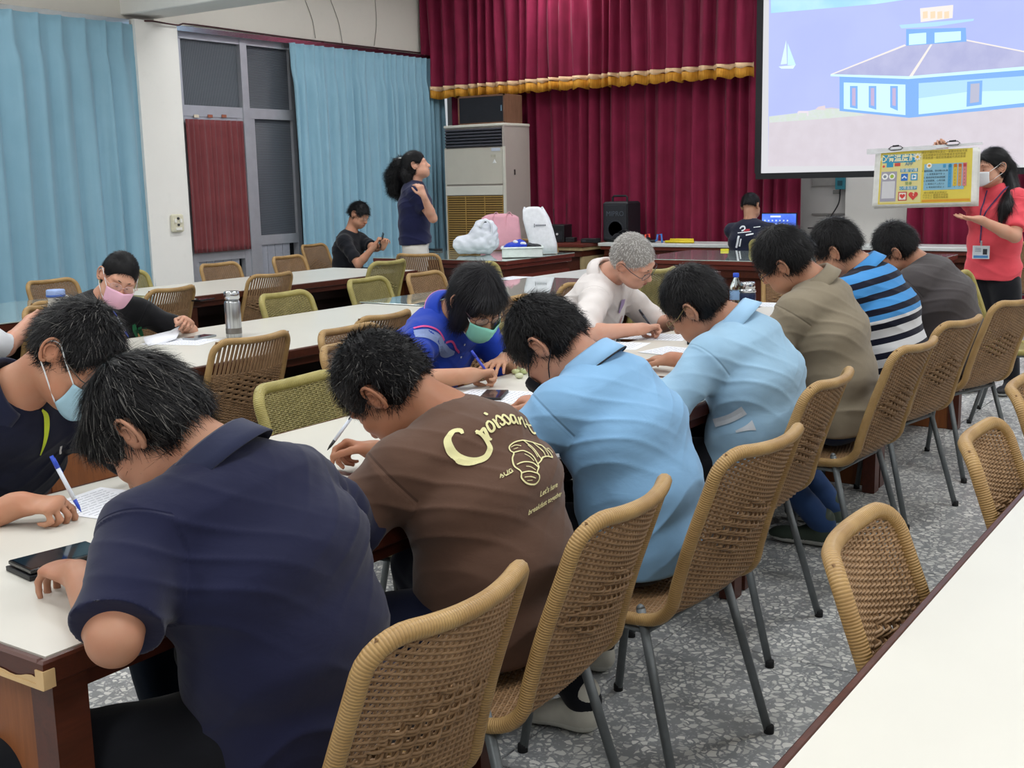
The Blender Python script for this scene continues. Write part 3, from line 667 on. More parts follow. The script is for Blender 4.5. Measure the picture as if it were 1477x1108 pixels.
# ------------------------------------------------------------------ air conditioner and wooden loudspeaker
ax = onZ(727, 178, 2.12); AX = 11.05
q0 = onX(640, 182, AX); q1 = onX(727, 177, AX); q2 = onX(760, 177, AX+.5)
zt = q1[2]; aw = q0[1]-q1[1]
ac = thing('air_conditioner', 'tall beige floor standing air conditioner with tan lower grille', 'air conditioner', (AX, q1[1], 0))
beige = plain('#cfc9bb', .5, 0, .4, .03, 4); side = plain('#b9aea6', .55, 0, .4, .03, 4); iv = plain('#ddd9cc', .45, 0, .4, .03, 4)
dpt = .52; zz = lambda py: onX(684, py, AX)[2]
z_g0, z_g1 = zz(212.5), zz(186); z_p = zz(266); z_q = zz(282.5)
MB().box((.02, .006, 0), (dpt, aw-.006, zt-.012)).build('cabinet', side, ac)
MB().box((-.004, 0, zt-.03), (dpt+.004, aw, zt), bev=.005).build('top_cap', iv, ac)
MB().box((-.0, .035, z_p), (.02, aw-.01, z_g0-.01), bev=.004).build('front_panel', beige, ac)
MB().box((.0, .035, z_q+.006), (.02, aw-.01, z_p-.018), bev=.004).build('middle_panel', iv, ac)
MB().box((-.0, .0, .0), (.02, .03, z_g0)).build('corner_post', iv, ac); MB().box((.0, aw-.012, .0), (.02, aw, z_g0)).build('corner_post', iv, ac)
MB().box((.012, .03, z_g0), (.03, aw-.02, z_g1+.005)).build('outlet_recess', m['black'], ac)
MB().box((0, 0, z_g0), (.02, .03, zt-.03)).build('outlet_frame', side, ac)
for k in range(6):
    zc = z_g0+.02+(z_g1-z_g0-.03)*k/5; MB().box((-.012, .035, zc-.010), (.016, aw-.02, zc+.006), Matrix.Rotation(.45, 3, 'Y')).build('outlet_louver', plain('#4b4a52', .5), ac)
gr = plain('#b08d4c', .5); MB().box((.012, .03, .1), (.03, aw-.02, z_q)).build('intake_recess', plain('#4e3a1b', .8), ac)
ng = 46
lou = MB().box((0, .035, -.008), (.018, aw-.02, .005)).mesh('intake_slat'); lou.materials.append(gr)
for k in range(ng):
    o = bpy.data.objects.new('intake_slat', lou); COL.objects.link(o); o.parent = ac; o.location = (0, 0, .11+(z_q-.12)*k/(ng-1)); o.rotation_euler = (0, 0, 0)
for yy in (.035, aw*.34, aw*.66, aw-.03): MB().box((-.002, yy, .1), (.004, yy+.008, z_q)).build('grille_bar', gr, ac)
MB().box((-.006, .06, z_g0-.05), (.0, .18, z_g0-.015)).build('label_sticker', plain('#cfd6e4', .6), ac)
MB().box((-.006, .13, z_g0-.12), (.0, .19, z_g0-.09)).build('paper_mark', plain('#c2bca9', .6), ac)
MB().lathe([(.03, 0), (.03, .004), (.01, .006)], (-.001, .14, z_g0-.17), 3, Matrix.Rotation(-math.pi/2, 3, 'Y')).build('white_mark', m['white'], ac)
p = onY(746, 247, q1[1]-.0); MB().box((.19, -.004, p[2]-.04), (.205, .007, p[2]+.02)).build('side_slot', m['black'], ac)
bx0 = onX(660, 141, AX+.06); bx1 = onX(727, 135, AX+.06)
bw = bx0[1]-bx1[1]; bh = onX(727, 135, AX+.06)[2]-zt
sb = thing('wooden_loudspeaker', 'brown wooden loudspeaker box lying on top of the air conditioner', 'loudspeaker', (AX+.06, bx1[1], zt))
wd = wood('#6b4a38', '#87634e', .5, 2, 'walnut_veneer')
MB().box((.012, .0, .0), (.36, bw, bh), bev=.004).build('cabinet', wd, sb); fr = MB(); fr.box((0, 0, 0), (.012, bw, .018)); fr.box((0, 0, bh-.018), (.012, bw, bh)); fr.box((0, 0, 0), (.012, .018, bh)); fr.box((0, bw-.018, 0), (.012, bw, bh)); fr.build('face_frame', wd, sb)
MB().box((.002, .02, .02), (.014, bw-.02, bh-.02)).build('grille_cloth', fabric('#23252b', .9), sb)
MB().box((-.002, .032, bh*.42), (.004, .052, bh*.62)).build('badge', m['chrome'], sb)
# ------------------------------------------------------------------ people: smooth implicit bodies turned into meshes
A3 = lambda *v: np.array(v, float)
def nrm(v): v = np.array(v, float); return v/(np.linalg.norm(v)+1e-12)
class Field:
    def __init__(s, lo, hi, res):
        s.res = res; s.lo = np.array(lo, float); s.n = np.maximum(4, np.ceil((np.array(hi)-s.lo)/res).astype(int)+1)
        s.a = np.full(tuple(s.n), .3, np.float32)
    def sub(s, lo, hi):
        i0 = np.clip(np.floor((lo-s.lo)/s.res).astype(int), 0, s.n); i1 = np.clip(np.ceil((hi-s.lo)/s.res).astype(int)+1, 0, s.n)
        if np.any(i1 <= i0): return None
        sl = tuple(slice(a, b) for a, b in zip(i0, i1))
        g = [(s.lo[k]+s.res*np.arange(i0[k], i1[k])).astype(np.float32) for k in range(3)]
        return sl, g[0][:, None, None], g[1][None, :, None], g[2][None, None, :]
    def put(s, f, lo, hi, k=.01, op='u'):
        m_ = max(k*1.6, s.res*3); r = s.sub(np.array(lo)-m_, np.array(hi)+m_)
        if r is None: return
        sl, X, Y, Z = r; d = f(X, Y, Z).astype(np.float32); a = s.a[sl]
        if op == 'u':
            h = np.clip(.5+.5*(a-d)/k, 0, 1); s.a[sl] = a+(d-a)*h-k*h*(1-h)
        else:
            d = -d; h = np.clip(.5-.5*(a-d)/k, 0, 1); s.a[sl] = a+(d-a)*h+k*h*(1-h)
    def cone(s, a, b, ra, rb, k=.01, op='u'):
        a = np.array(a, float); b = np.array(b, float); ab = b-a; L2 = ab.dot(ab)+1e-12
        def f(X, Y, Z):
            t = np.clip(((X-a[0])*ab[0]+(Y-a[1])*ab[1]+(Z-a[2])*ab[2])/L2, 0, 1)
            return np.sqrt((X-a[0]-t*ab[0])**2+(Y-a[1]-t*ab[1])**2+(Z-a[2]-t*ab[2])**2)-(ra+(rb-ra)*t)
        R = max(ra, rb); s.put(f, np.minimum(a, b)-R, np.maximum(a, b)+R, k, op)
    def capcone(s, a, b, e, ra, rb, k=.03):      # tapered sleeve from a towards b, cut flat at e
        a = np.array(a, float); b = np.array(b, float); ab = b-a; L2 = ab.dot(ab); n = ab/math.sqrt(L2); e = np.array(e, float)
        def f(X, Y, Z):
            t = np.clip(((X-a[0])*ab[0]+(Y-a[1])*ab[1]+(Z-a[2])*ab[2])/L2, 0, 1)
            d = np.sqrt((X-a[0]-t*ab[0])**2+(Y-a[1]-t*ab[1])**2+(Z-a[2]-t*ab[2])**2)-(ra+(rb-ra)*t)
            return np.maximum(d, (X-e[0])*n[0]+(Y-e[1])*n[1]+(Z-e[2])*n[2])
        R = max(ra, rb); s.put(f, np.minimum(a, b)-R, np.maximum(a, b)+R, k)
    def ell(s, c, r, ax, k=.01, op='u'):
        c = np.array(c, float); ax = np.array(ax, float)
        def f(X, Y, Z):
            q = [((X-c[0])*u[0]+(Y-c[1])*u[1]+(Z-c[2])*u[2]) for u in ax]
            k0 = np.sqrt(sum((q[i]/r[i])**2 for i in range(3))); k1 = np.sqrt(sum((q[i]/r[i]**2)**2 for i in range(3)))+1e-6
            return k0*(k0-1)/k1
        e = np.sqrt(sum((ax[i]*r[i])**2 for i in range(3))); s.put(f, c-e, c+e, k, op)
    def half(s, p, n, lo, hi, k=.004):          # cut away the side that n points to, inside the box
        p = np.array(p); n = nrm(n); s.put(lambda X, Y, Z: -((X-p[0])*n[0]+(Y-p[1])*n[1]+(Z-p[2])*n[2]), lo, hi, k, 's')
    def seg(s, a, b, wa, da, wb, db, sa, sb, k=.04):
        a = np.array(a, float); b = np.array(b, float); ab = b-a; L = np.linalg.norm(ab)+1e-9; ax = ab/L
        sv = nrm((sa+sb)/2); sv = nrm(sv-ax*sv.dot(ax)); dv = np.cross(ax, sv)
        def f(X, Y, Z):
            x, y, z = X-a[0], Y-a[1], Z-a[2]; h = x*ax[0]+y*ax[1]+z*ax[2]; t = np.clip(h/L, 0, 1); e = h-t*L
            u = x*sv[0]+y*sv[1]+z*sv[2]; v = x*dv[0]+y*dv[1]+z*dv[2]; w = wa+(wb-wa)*t; d = da+(db-da)*t
            p = (np.abs(u/w)**2.3+np.abs(v/d)**2.3)**(1/2.3); q = np.sqrt(p*p+(e/(d*.8))**2); return (q-1)*np.minimum(w, d)
        R = max(wa, wb, da, db)*1.05; s.put(f, np.minimum(a, b)-R, np.maximum(a, b)+R, k)
def surface(F):
    """naive surface nets, vectorised"""
    a = F.a; S_ = a < 0; nx, ny, nz = a.shape
    c = [S_[i:nx-1+i, j:ny-1+j, k:nz-1+k] for i in (0, 1) for j in (0, 1) for k in (0, 1)]
    cnt = sum(q.astype(np.int8) for q in c); act = (cnt > 0) & (cnt < 8); idx = np.argwhere(act)
    ids = np.full(act.shape, -1, np.int32); ids[tuple(idx.T)] = np.arange(len(idx))
    offs = np.array([(i, j, k) for i in (0, 1) for j in (0, 1) for k in (0, 1)])
    val = np.stack([a[idx[:, 0]+o[0], idx[:, 1]+o[1], idx[:, 2]+o[2]] for o in offs], 1)
    acc = np.zeros((len(idx), 3)); n = np.zeros(len(idx))
    for p in range(8):
        for q in range(p+1, 8):
            if np.abs(offs[p]-offs[q]).sum() != 1: continue
            va, vb = val[:, p], val[:, q]; mk = (va < 0) != (vb < 0); t = np.where(mk, va/(va-vb+1e-12), 0)
            acc += mk[:, None]*(offs[p]+(offs[q]-offs[p])*t[:, None]); n += mk
    V = F.lo+F.res*(idx+acc/np.maximum(n, 1)[:, None]); Q = []
    for ax in range(3):
        sl0 = [slice(1, -1)]*3; sl1 = [slice(1, -1)]*3; sl0[ax] = slice(0, -1); sl1[ax] = slice(1, None)
        e = S_[tuple(sl0)] != S_[tuple(sl1)]; ed = np.argwhere(e); add = np.ones(3, int); add[ax] = 0; ed = ed+add
        ins = S_[tuple(ed.T)]; b, c2 = [k for k in range(3) if k != ax]
        def cell(db, dc): g = ed.copy(); g[:, b] -= db; g[:, c2] -= dc; return ids[tuple(g.T)]
        q = np.stack([cell(1, 1), cell(0, 1), cell(0, 0), cell(1, 0)], 1)
        flip = ins if ax != 1 else ~ins; q[~flip] = q[~flip][:, ::-1]; Q.append(q)
    Q = np.concatenate(Q); Q = Q[(Q >= 0).all(1)]; return V, Q
def vnormals(V, Q):
    n = np.cross(V[Q[:, 2]]-V[Q[:, 0]], V[Q[:, 3]]-V[Q[:, 1]]); N = np.zeros_like(V)
    for k in range(4): np.add.at(N, Q[:, k], n)
    return N/(np.linalg.norm(N, axis=1)[:, None]+1e-12)
def smooth_v(V, Q, it=1, lam=.5):
    E_ = np.concatenate([Q[:, [0, 1]], Q[:, [1, 2]], Q[:, [2, 3]], Q[:, [3, 0]]]); n = len(V)
    for _ in range(it):
        acc = np.zeros_like(V); c = np.bincount(E_[:, 0], minlength=n)+np.bincount(E_[:, 1], minlength=n)
        for k in range(3): acc[:, k] = np.bincount(E_[:, 0], V[E_[:, 1], k], n)+np.bincount(E_[:, 1], V[E_[:, 0], k], n)
        V = V+lam*(acc/np.maximum(c, 1)[:, None]-V)
    return V
def np_mesh(name, V, Q, attrs=None, mats=(), mi=None):
    me = bpy.data.meshes.new(name); k = Q.shape[1]; me.vertices.add(len(V)); me.vertices.foreach_set('co', np.ascontiguousarray(V, np.float32).ravel())
    me.loops.add(Q.size); me.loops.foreach_set('vertex_index', np.ascontiguousarray(Q, np.int32).ravel())
    me.polygons.add(len(Q)); me.polygons.foreach_set('loop_start', np.arange(0, Q.size, k, dtype=np.int32)); me.polygons.foreach_set('loop_total', np.full(len(Q), k, np.int32))
    me.polygons.foreach_set('use_smooth', np.ones(len(Q), bool))
    for n_, a in (attrs or {}).items(): t = me.attributes.new(n_, 'FLOAT', 'POINT'); t.data.foreach_set('value', np.ascontiguousarray(a, np.float32))
    for q in mats: me.materials.append(q)
    if mi is not None: me.polygons.foreach_set('material_index', np.ascontiguousarray(mi, np.int32))
    me.update(calc_edges=True); return me
def put_obj(name, me, parent, loc=None):
    o = bpy.data.objects.new(name, me); COL.objects.link(o); o.parent = parent
    if parent is not None and parent.get('_w'): o.matrix_parent_inverse = parent.matrix_basis.inverted()
    return o
_nz = [(np.random.default_rng(k).normal(size=3), np.random.default_rng(50+k).uniform(0, 6.3)) for k in range(24)]
def wob(V, f, k0=0, n=6):     # cheap smooth noise of given frequency
    w = np.zeros(len(V))
    for d_, ph in _nz[k0:k0+n]: w += np.sin(V @ (d_/np.linalg.norm(d_))*f*(1+.25*np.sin(ph*3))+ph+1.7*np.sin(V @ np.roll(d_, 1)*f*.35+ph))
    return w/n
def arm_ik(sh, wr, pole, l1, l2):
    d_ = wr-sh; D = np.linalg.norm(d_); u = d_/D; D2 = min(D, (l1+l2)*.998); a = (l1*l1-l2*l2+D2*D2)/(2*D2); h = math.sqrt(max(0, l1*l1-a*a))
    p = np.array(pole, float); p = nrm(p-u*p.dot(u)); return sh+u*a*(D/D2)+p*h
def rot_ax(v, ax, ang):
    ax = nrm(ax); return v*math.cos(ang)+np.cross(ax, v)*math.sin(ang)+ax*ax.dot(v)*(1-math.cos(ang))
CURL = {'rest': ((12, 18, 10), (14, 20, 10), (16, 22, 12), (20, 24, 12)), 'flat': ((4, 6, 4), (3, 6, 4), (4, 6, 4), (6, 8, 4)),
        'pen': ((48, 42, 18), (58, 62, 25), (66, 78, 35), (70, 85, 40)), 'grip': ((55, 60, 30), (60, 65, 30), (62, 68, 30), (65, 70, 30)), 'loose': ((30, 35, 20), (36, 42, 22), (42, 48, 24), (48, 50, 26))}
def hand(F, w, d_, n_, side, pose, sc=1.0):
    """w wrist, d_ towards the fingers, n_ out of the palm, side +1/-1 decides the thumb side (d x n * side)"""
    d_ = nrm(d_); n_ = nrm(n_-d_*np.dot(n_, d_)); s_ = np.cross(d_, n_)*side; sc *= .94
    F.ell(w+d_*.045*sc, (.050*sc, .037*sc, .0145*sc), (d_, s_, n_), .012)
    F.ell(w+d_*.078*sc-n_*.002, (.020*sc, .040*sc, .012*sc), (d_, s_, n_), .010)
    F.ell(w+d_*.03*sc+s_*.022*sc+n_*.008*sc, (.032*sc, .017*sc, .015*sc), (d_, s_, n_), .01)
    F.cone(w-d_*.02, w+d_*.02, .0235*sc, .023*sc, .015)
    for i, (ln, off, fan) in enumerate(((.073, .030, .10), (.081, .0105, .03), (.075, -.0095, -.04), (.059, -.0285, -.13))):
        p = w+d_*(.085-.004*abs(i-1.3))*sc+s_*off*sc; dr = nrm(d_+s_*fan); c = CURL[pose][i]; r = .0086*sc*(1 if i < 3 else .88)
        for q, (fr, cu) in enumerate(zip((.45, .30, .25), c)):
            dr = rot_ax(dr, np.cross(dr, n_) if np.linalg.norm(np.cross(dr, n_)) > .1 else s_, 0) if False else nrm(rot_ax(dr, s_*side*1.0, math.radians(cu)*(1 if np.dot(rot_ax(d_, s_*side, .3), n_) > 0 else -1)))
            e = p+dr*ln*fr*sc; F.cone(p, e, r, r*.9, .0035); p = e; r *= .92
    closed = pose in ('pen', 'grip')
    p = w+d_*.022*sc+s_*.026*sc+n_*.006*sc; t1 = nrm(d_*.75+s_*(.55 if closed else .75)+n_*(.45 if closed else .2)); e = p+t1*.042*sc; F.cone(p, e, .0125*sc, .0105*sc, .008)
    t2 = nrm(d_*.95+s_*(-.05 if closed else .35)+n_*(.5 if closed else .15)); e2 = e+t2*.030*sc; F.cone(e, e2, .0102*sc, .0095*sc, .004); F.cone(e2, e2+nrm(t2-s_*.15)*.022*sc, .0095*sc, .008*sc, .004)
    return dict(w=w, d=d_, n=n_, s=s_, tip=w+d_*.10*sc+n_*.045*sc+s_*.012*sc)
def head_sdf(F, c, f, u, r, male=True, sc=1.0):
    ax = (r, f, u); P = lambda a, b, e: c+(r*a+f*b+u*e)*sc; E = lambda p, rad, k=.01, op='u', axx=ax: F.ell(P(*p), tuple(x*sc for x in rad), axx, k*sc, op)
    E((0, -.012, .026), (.076, .096, .087), .01); E((0, .028, -.045), (.063, .066, .082), .03); E((0, .060, -.100), (.034, .030, .024), .03)
    for s_ in (-1, 1):
        E((s_*.040, .040, -.072), (.028, .045, .030), .03); E((s_*.040, .066, -.030), (.024, .022, .018), .02)
    E((0, .078, .014), (.052, .016, .011), .018)
    for s_ in (-1, 1): E((s_*.031, .098, -.010), (.019, .014, .012), .012, 's'); E((s_*.031, .074, -.011), (.014, .0155, .012), .004)
    F.cone(P(0, .088, -.004), P(0, .108, -.042), .0075*sc, .0115*sc, .014*sc); E((0, .103, -.045), (.017, .012, .010), .008)
    E((0, .092, -.070), (.024, .010, .0055), .006); E((0, .090, -.080), (.021, .010, .0065), .005)
    E((0, .099, -.0745), (.020, .006, .0012), .003, 's')
    for s_ in (-1, 1):
        ear_f = nrm(f*.93+r*s_*-.36); ear_r = nrm(np.cross(ear_f, u))*1.0; er = nrm(np.cross(ear_f, u)); eax = (er, ear_f, nrm(u-f*.12))
        F.ell(P(s_*.078, -.012, -.012), (.0070*sc, .0180*sc, .030*sc), eax, .006*sc); F.ell(P(s_*.075, .000, -.018), (.008*sc, .014*sc, .020*sc), eax, .008*sc)
        F.ell(P(s_*.0875, -.009, -.008), (.0062*sc, .0105*sc, .0195*sc), eax, .002*sc, 's')
def strands(V, N, crown, f, u, n, L, lift, rg, flow='radial', w=.0016, curl=0, nseg=4, grey=0, dirv=None, jit=.35, droop=.3):
    idx = rg.integers(0, len(V), n); P = V[idx]+(rg.random((n, 3))-.5)*.006; nn = N[idx]
    if flow == 'radial': t = P-crown
    elif flow == 'down': t = -np.tile(u, (n, 1))+.25*(P-crown)/.1
    else: t = np.tile(np.array(dirv, float), (n, 1))
    t = t+rg.normal(size=(n, 3))*jit*np.linalg.norm(t, axis=1)[:, None]
    t = t-nn*(t*nn).sum(1)[:, None]; t /= np.linalg.norm(t, axis=1)[:, None]+1e-9
    Ls = L*rg.uniform(.45, 1.15, n); lf = lift*rg.uniform(.5, 1.4, n)[:, None]; side = np.cross(nn, t)
    tone = rg.random(n); pts = []; s_ = np.linspace(0, 1, nseg+1)
    for q in s_:
        o = P+nn*.001+(t*q*(1-.1*lf)+nn*lf*(q-droop*q*q))*Ls[:, None]
        if curl: o = o+side*(np.sin(q*9+tone*6)*curl)[:, None]+nn*(np.cos(q*9+tone*6)*curl)[:, None]
        pts.append(o)
    VV = []; FF = []; TT = []
    for k, o in enumerate(pts):
        ww = w*(1-.85*s_[k]); VV += [o-side*ww/2, o+side*ww/2]; TT += [tone, tone]
    VV = np.stack(VV, 1).reshape(-1, 3); TT = np.stack(TT, 1).reshape(-1); m2 = 2*(nseg+1); base_ = np.arange(n)*m2
    for k in range(nseg): FF.append(np.stack([base_+2*k, base_+2*k+1, base_+2*k+3, base_+2*k+2], 1))
    return VV, np.concatenate(FF), TT
SKINS = {}
def skin(c):
    if c not in SKINS: SKINS[c] = M_skin('skin_'+c.strip('#'), c)
    return SKINS[c]
mlens = NT('spectacle_lens'); mlens.base((.95, .97, 1, 1)); mlens = mlens.set(.05, 0, .5, alpha=.12)
def shirt_mat(spec):
    if isinstance(spec, str): return fabric(spec, name='shirt_cloth')
    return spec

def person(label, pel, nk, hd, face, up=None, side=(1, 0, 0), bulge=.05, bulk=1.0, shw=.172, skinc='#c99c80', shirt='#333333', sleeve=.62, collar=True,
           wrL=None, wrR=None, poleL=None, poleR=None, poseL='rest', poseR='rest', hdirL=None, hdirR=None, palmL=(0, 0, -1), palmR=(0, 0, -1),
           hair=None, pants='#14161f', kneeL=None, kneeR=None, ankL=None, ankR=None, res=.0055, hem=.0, shoe='#222226', arml=(.285, .25), fw=None, legs=True, armR=True, armL=True,
           sroot=None, hsc=1.0, collarc=None, wrinkle=1.0, name='person', neckr=.057, drawhead=True, slr=.066, elL=None, elR=None, shUp=0, bust=0, sit=True):
    pel = np.array(pel, float); nk = np.array(nk, float); hd = np.array(hd, float); sd = nrm(side)   # sd: towards the person's right hand
    f = nrm(face); fwd = nrm(fw) if fw is not None else nrm(np.cross((0, 0, 1), sd))  # forward of the body
    root = thing(name, label, 'person', (pel[0], pel[1], 0), 0, world=True)
    u0 = nrm(hd-nk) if up is None else nrm(up); r = nrm(np.cross(f, u0)); 
    if r.dot(sd) < -.2: pass
    u = nrm(np.cross(r, f))
    skm = skin(skinc)
    # torso chain
    mid = (pel+nk)/2-fwd*bulge; B = lambda t: pel*(1-t)**2+2*mid*t*(1-t)+nk*t*t
    pts = [B(t) for t in (0, .3, .62, .86)]; W_ = [(.165, .118), (.156, .115), (.170, .116), (.150, .088)]; W_ = [(a*bulk, b*bulk) for a, b in W_]
    spine = nrm(pts[3]-pts[2]); shc = B(.87)-np.array([0, 0, .020])+fwd*.015; shR = shc+sd*shw-fwd*-.015+np.array([0, 0, shUp]); shL = shc-sd*shw+fwd*.015+np.array([0, 0, shUp])
    if sroot is not None: shR = shR+np.array(sroot[0]); shL = shL+np.array(sroot[1])
    J = {}
    def arm(s_, wr, pole, dflt):
        sh = shR if s_ > 0 else shL
        if wr is None: wr = sh+fwd*.25-np.array([0, 0, .28])
        wr = np.array(wr, float); el = arm_ik(sh, wr, dflt if pole is None else pole, *arml); return sh, el, wr
    aR = arm(1, wrR, poleR, sd*.8-np.array([0, 0, .7])); aL = arm(-1, wrL, poleL, -sd*.8-np.array([0, 0, .7]))
    if elR is not None: aR = (aR[0], np.array(elR, float), aR[2])
    if elL is not None: aL = (aL[0], np.array(elL, float), aL[2])
    arms = []
    if armR: arms.append((1, aR, poseR, hdirR, palmR))
    if armL: arms.append((-1, aL, poseL, hdirL, palmL))
    allp = np.array([pel, nk, hd]+[p for q in arms for p in q[1]])
    lo = allp.min(0)-.20; hi = allp.max(0)+.20; F = Field(lo, hi, res)
    # ---- body (skin): torso core, neck, head, arms and hands in one field
    for i in range(3): F.seg(pts[i], pts[i+1], W_[i][0]*.86, W_[i][1]*.84, W_[i+1][0]*.86, W_[i+1][1]*.84, sd, sd, .04)
    hb = hd-u*.055-f*.028; F.cone(B(.9), nk, .07, neckr+.006, .03); F.cone(nk, hb, neckr, neckr*.93, .03)
    hands = {}
    for s_, (sh, el, wr), pose, hdir, palm in arms:
        F.cone(B(.88)+sd*s_*.07, sh, .05, .052*bulk, .03); F.cone(sh, el, .050*bulk, .040, .02); fm_ = el+(wr-el)*.3; F.cone(el, fm_, .039, .040, .012); F.cone(fm_, wr, .040, .0255, .015)
        dd = nrm(hdir) if hdir is not None else nrm(wr-el)
        hands[s_] = hand(F, wr, dd, np.array(palm, float), s_ if True else 1, pose)
    head_sdf(F, hd, f, u, r, sc=hsc)
    V, Q = surface(F); V = smooth_v(V, Q, 1, .35); body = put_obj('body', np_mesh('body', V, Q, mats=[skm]), root)
    if drawhead:
        for s_ in (-1, 1):
            ef = nrm(f*.93+r*s_*-.36); er = nrm(r*s_*.93+f*.36); c_ = hd+(r*s_*.081-f*.012-u*.012)*hsc; Q_ = lambda a, b_, o_=0: c_+(ef*a+u*b_+er*o_)*hsc
            b = MB(); b.tube(spline([Q_(.014, .004, .0), Q_(.016, .020, .003), Q_(.004, .031, .005), Q_(-.012, .028, .007), Q_(-.019, .012, .008), Q_(-.017, -.006, .007), Q_(-.010, -.020, .005), Q_(.000, -.030, .003), Q_(.008, -.026, .001)], 30), [.0022]+[.0034]*22+[.0045]*6+[.0025], 8)
            b.tube(spline([Q_(.006, .018, .003), Q_(-.006, .014, .005), Q_(-.011, .002, .006), Q_(-.006, -.012, .005), Q_(.003, -.016, .003)], 14), .0028, 8); b.tube([Q_(.013, -.006, .001), Q_(.010, -.001, .004), Q_(.012, .004, .001)], [.003, .004, .002], 8)
            b.build('ear', skm, root, smooth=True)
    # ---- shirt
    if shirt is not None:
        lo2 = np.minimum(lo, pel-.3); G = Field(lo2, hi, res); g = .014
        for i in range(3): G.seg(pts[i], pts[i+1], W_[i][0]+g, W_[i][1]+g, W_[i+1][0]+g, W_[i+1][1]+g, sd, sd, .04)
        G.seg(pts[3], nk-(nk-pts[3])*.12, W_[3][0]*.95, W_[3][1]*1.02, .078, .072, sd, sd, .05)
        if bust:
            for s_ in (-1, 1): G.ell(B(.66)+fwd*.09*bulk+sd*s_*.07, (.07, .06, .07), (sd, fwd, np.cross(sd, fwd)), .05)
        if bulk > 1.04: G.ell(B(.18)+fwd*.05, (.16*bulk, .11*bulk, .13), (sd, fwd, np.cross(sd, fwd)), .05)
        hp = pel-nrm(B(.1)-pel)*(.06+hem); G.seg(pel, hp, W_[0][0]+g+.004, W_[0][1]+g+.004, W_[0][0]+g+.008, W_[0][1]+g+.008, sd, sd, .03)
        for s_, (sh, el, wr), *_r in arms:
            G.cone(B(.88)+sd*s_*.06, sh, .066, .060*bulk, .05)
            ed = sh+(el-sh)*sleeve if sleeve <= 1 else el+(wr-el)*(sleeve-1)
            if sleeve <= 1: G.capcone(sh, sh+(el-sh)*(sleeve+.25), ed, .060*bulk, slr*bulk, .045)
            else: G.cone(sh, el, .062, .052, .03); G.cone(el, ed, .052, .038, .02)
            # crease at the armpit
            ap = sh-spine*.10+fwd*.0+sd*s_*-.035
        # neck opening
        F2n = nrm(nk-pts[3]); G.cone(nk+(hb-nk)*.25, nk+(hb-nk)*.9, neckr+.004, neckr+.010, .008, 's')
        G.half(hp, -nrm(B(.1)-pel), hp-.32, hp+.32, .01)
        V, Q = surface(G); V = smooth_v(V, Q, 2, .5); N = vnormals(V, Q)
        rel = V-pel; tz = np.clip((rel @ nrm(nk-pel))/np.linalg.norm(nk-pel), -.2, 1.15)
        # parameters along torso and sleeves
        sl = np.full(len(V), -1.0); dist_t = np.full(len(V), 9.0)
        for t in np.linspace(0, .95, 12): dist_t = np.minimum(dist_t, np.linalg.norm(V-B(t), axis=1)-.13*bulk)
        for s_, (sh, el, wr), *_r in arms:
            ab = el-sh; t = ((V-sh) @ ab)/ab.dot(ab); dd = np.linalg.norm(V-(sh+np.clip(t, 0, 1)[:, None]*ab), axis=1)
            mk = (dd < .085*bulk) & (t > .02) & (dd-.06 < dist_t+.02); sl[mk] = np.maximum(sl[mk], t[mk])
        amp = .0045*wrinkle; ax1 = nrm(nk-pel)
        # long folds: stretched along diagonals from the armpit to the waist plus general softness
        w = 0
        for s_ in (-1, 1):
            c_ = B(.66)+sd*s_*.135*bulk; dv = V-c_; rr = np.linalg.norm(dv, axis=1); q = dv @ ax1*.75+dv @ (-sd*s_)*.65
            w = w+1.6*((1-np.abs(np.sin(q*52+1.4*np.sin(dv @ ax1*14)+s_+1.2*wob(V, 12, 4))))**2.2-.25)*np.exp(-(rr/.15)**2)*(N @ (-sd*s_) < .6)
        low = np.exp(-((tz-.05)/.16)**2); w = w+low*1.7*((1-np.abs(np.sin(V @ ax1*30+1.8*np.sin(V @ sd*9)+V @ fwd*9+wob(V, 15, 2))))**2-.3)+.7*wob(V, 22, 0)+.35*wob(V, 60, 8)
        w = w+np.where(sl > .1, 1.0*np.sin(sl*15+V @ fwd*30+V @ sd*18)*.7, 0)
        V = V+N*(amp*w)[:, None]
        so = put_obj('shirt', np_mesh('shirt', V, Q, {'tz': tz, 'sl': sl}, [shirt_mat(shirt)]), root)
        J['shirt'] = so; J['sv'] = (V, Q)
        if collar:
            ax_ = nrm(hb-nk+spine*.03); cs = sd-ax_*sd.dot(ax_); cs = nrm(cs); cf = nrm(np.cross(ax_, cs)); 
            if cf.dot(fwd) < 0: cf = -cf
            b = MB(); rows = []; nC = 40; c0 = nk-ax_*.006
            prof_ = ((.001, .0, .0), (.003, .034, .004), (.007, .042, .008), (.013, .038, .010), (.026, .010, .026), (.036, -.010, .030))
            for (dr, dz, _x) in prof_:
                row = []
                for i in range(nC+1):
                    a = math.pi*.5+math.radians(28)+(2*math.pi-math.radians(56))*i/nC; fr = max(0, math.cos(a-math.pi/2)); 
                    rad = neckr+.013+dr; tip = (max(0, fr-.55)/.45)**1.0
                    p = c0+cs*math.cos(a)*rad*1.06+cf*math.sin(a)*(rad*1.05)+ax_*(dz-.030*fr-(tip*.030 if dz < .02 and dr > .02 else 0))
                    row.append(tuple(p))
                rows.append(row)
            b.grid(rows); co_ = b.build('collar', shirt_mat(collarc or (shirt if isinstance(shirt, str) else '#444444')), root, smooth=True, solid=.0022)
            J['collar_edge'] = rows[-1]
        else:
            b = MB(); ax_ = nrm(hb-nk+spine*.03); cs = nrm(sd-ax_*sd.dot(ax_)); cf = np.cross(ax_, cs)
            if cf.dot(fwd) < 0: cf = -cf
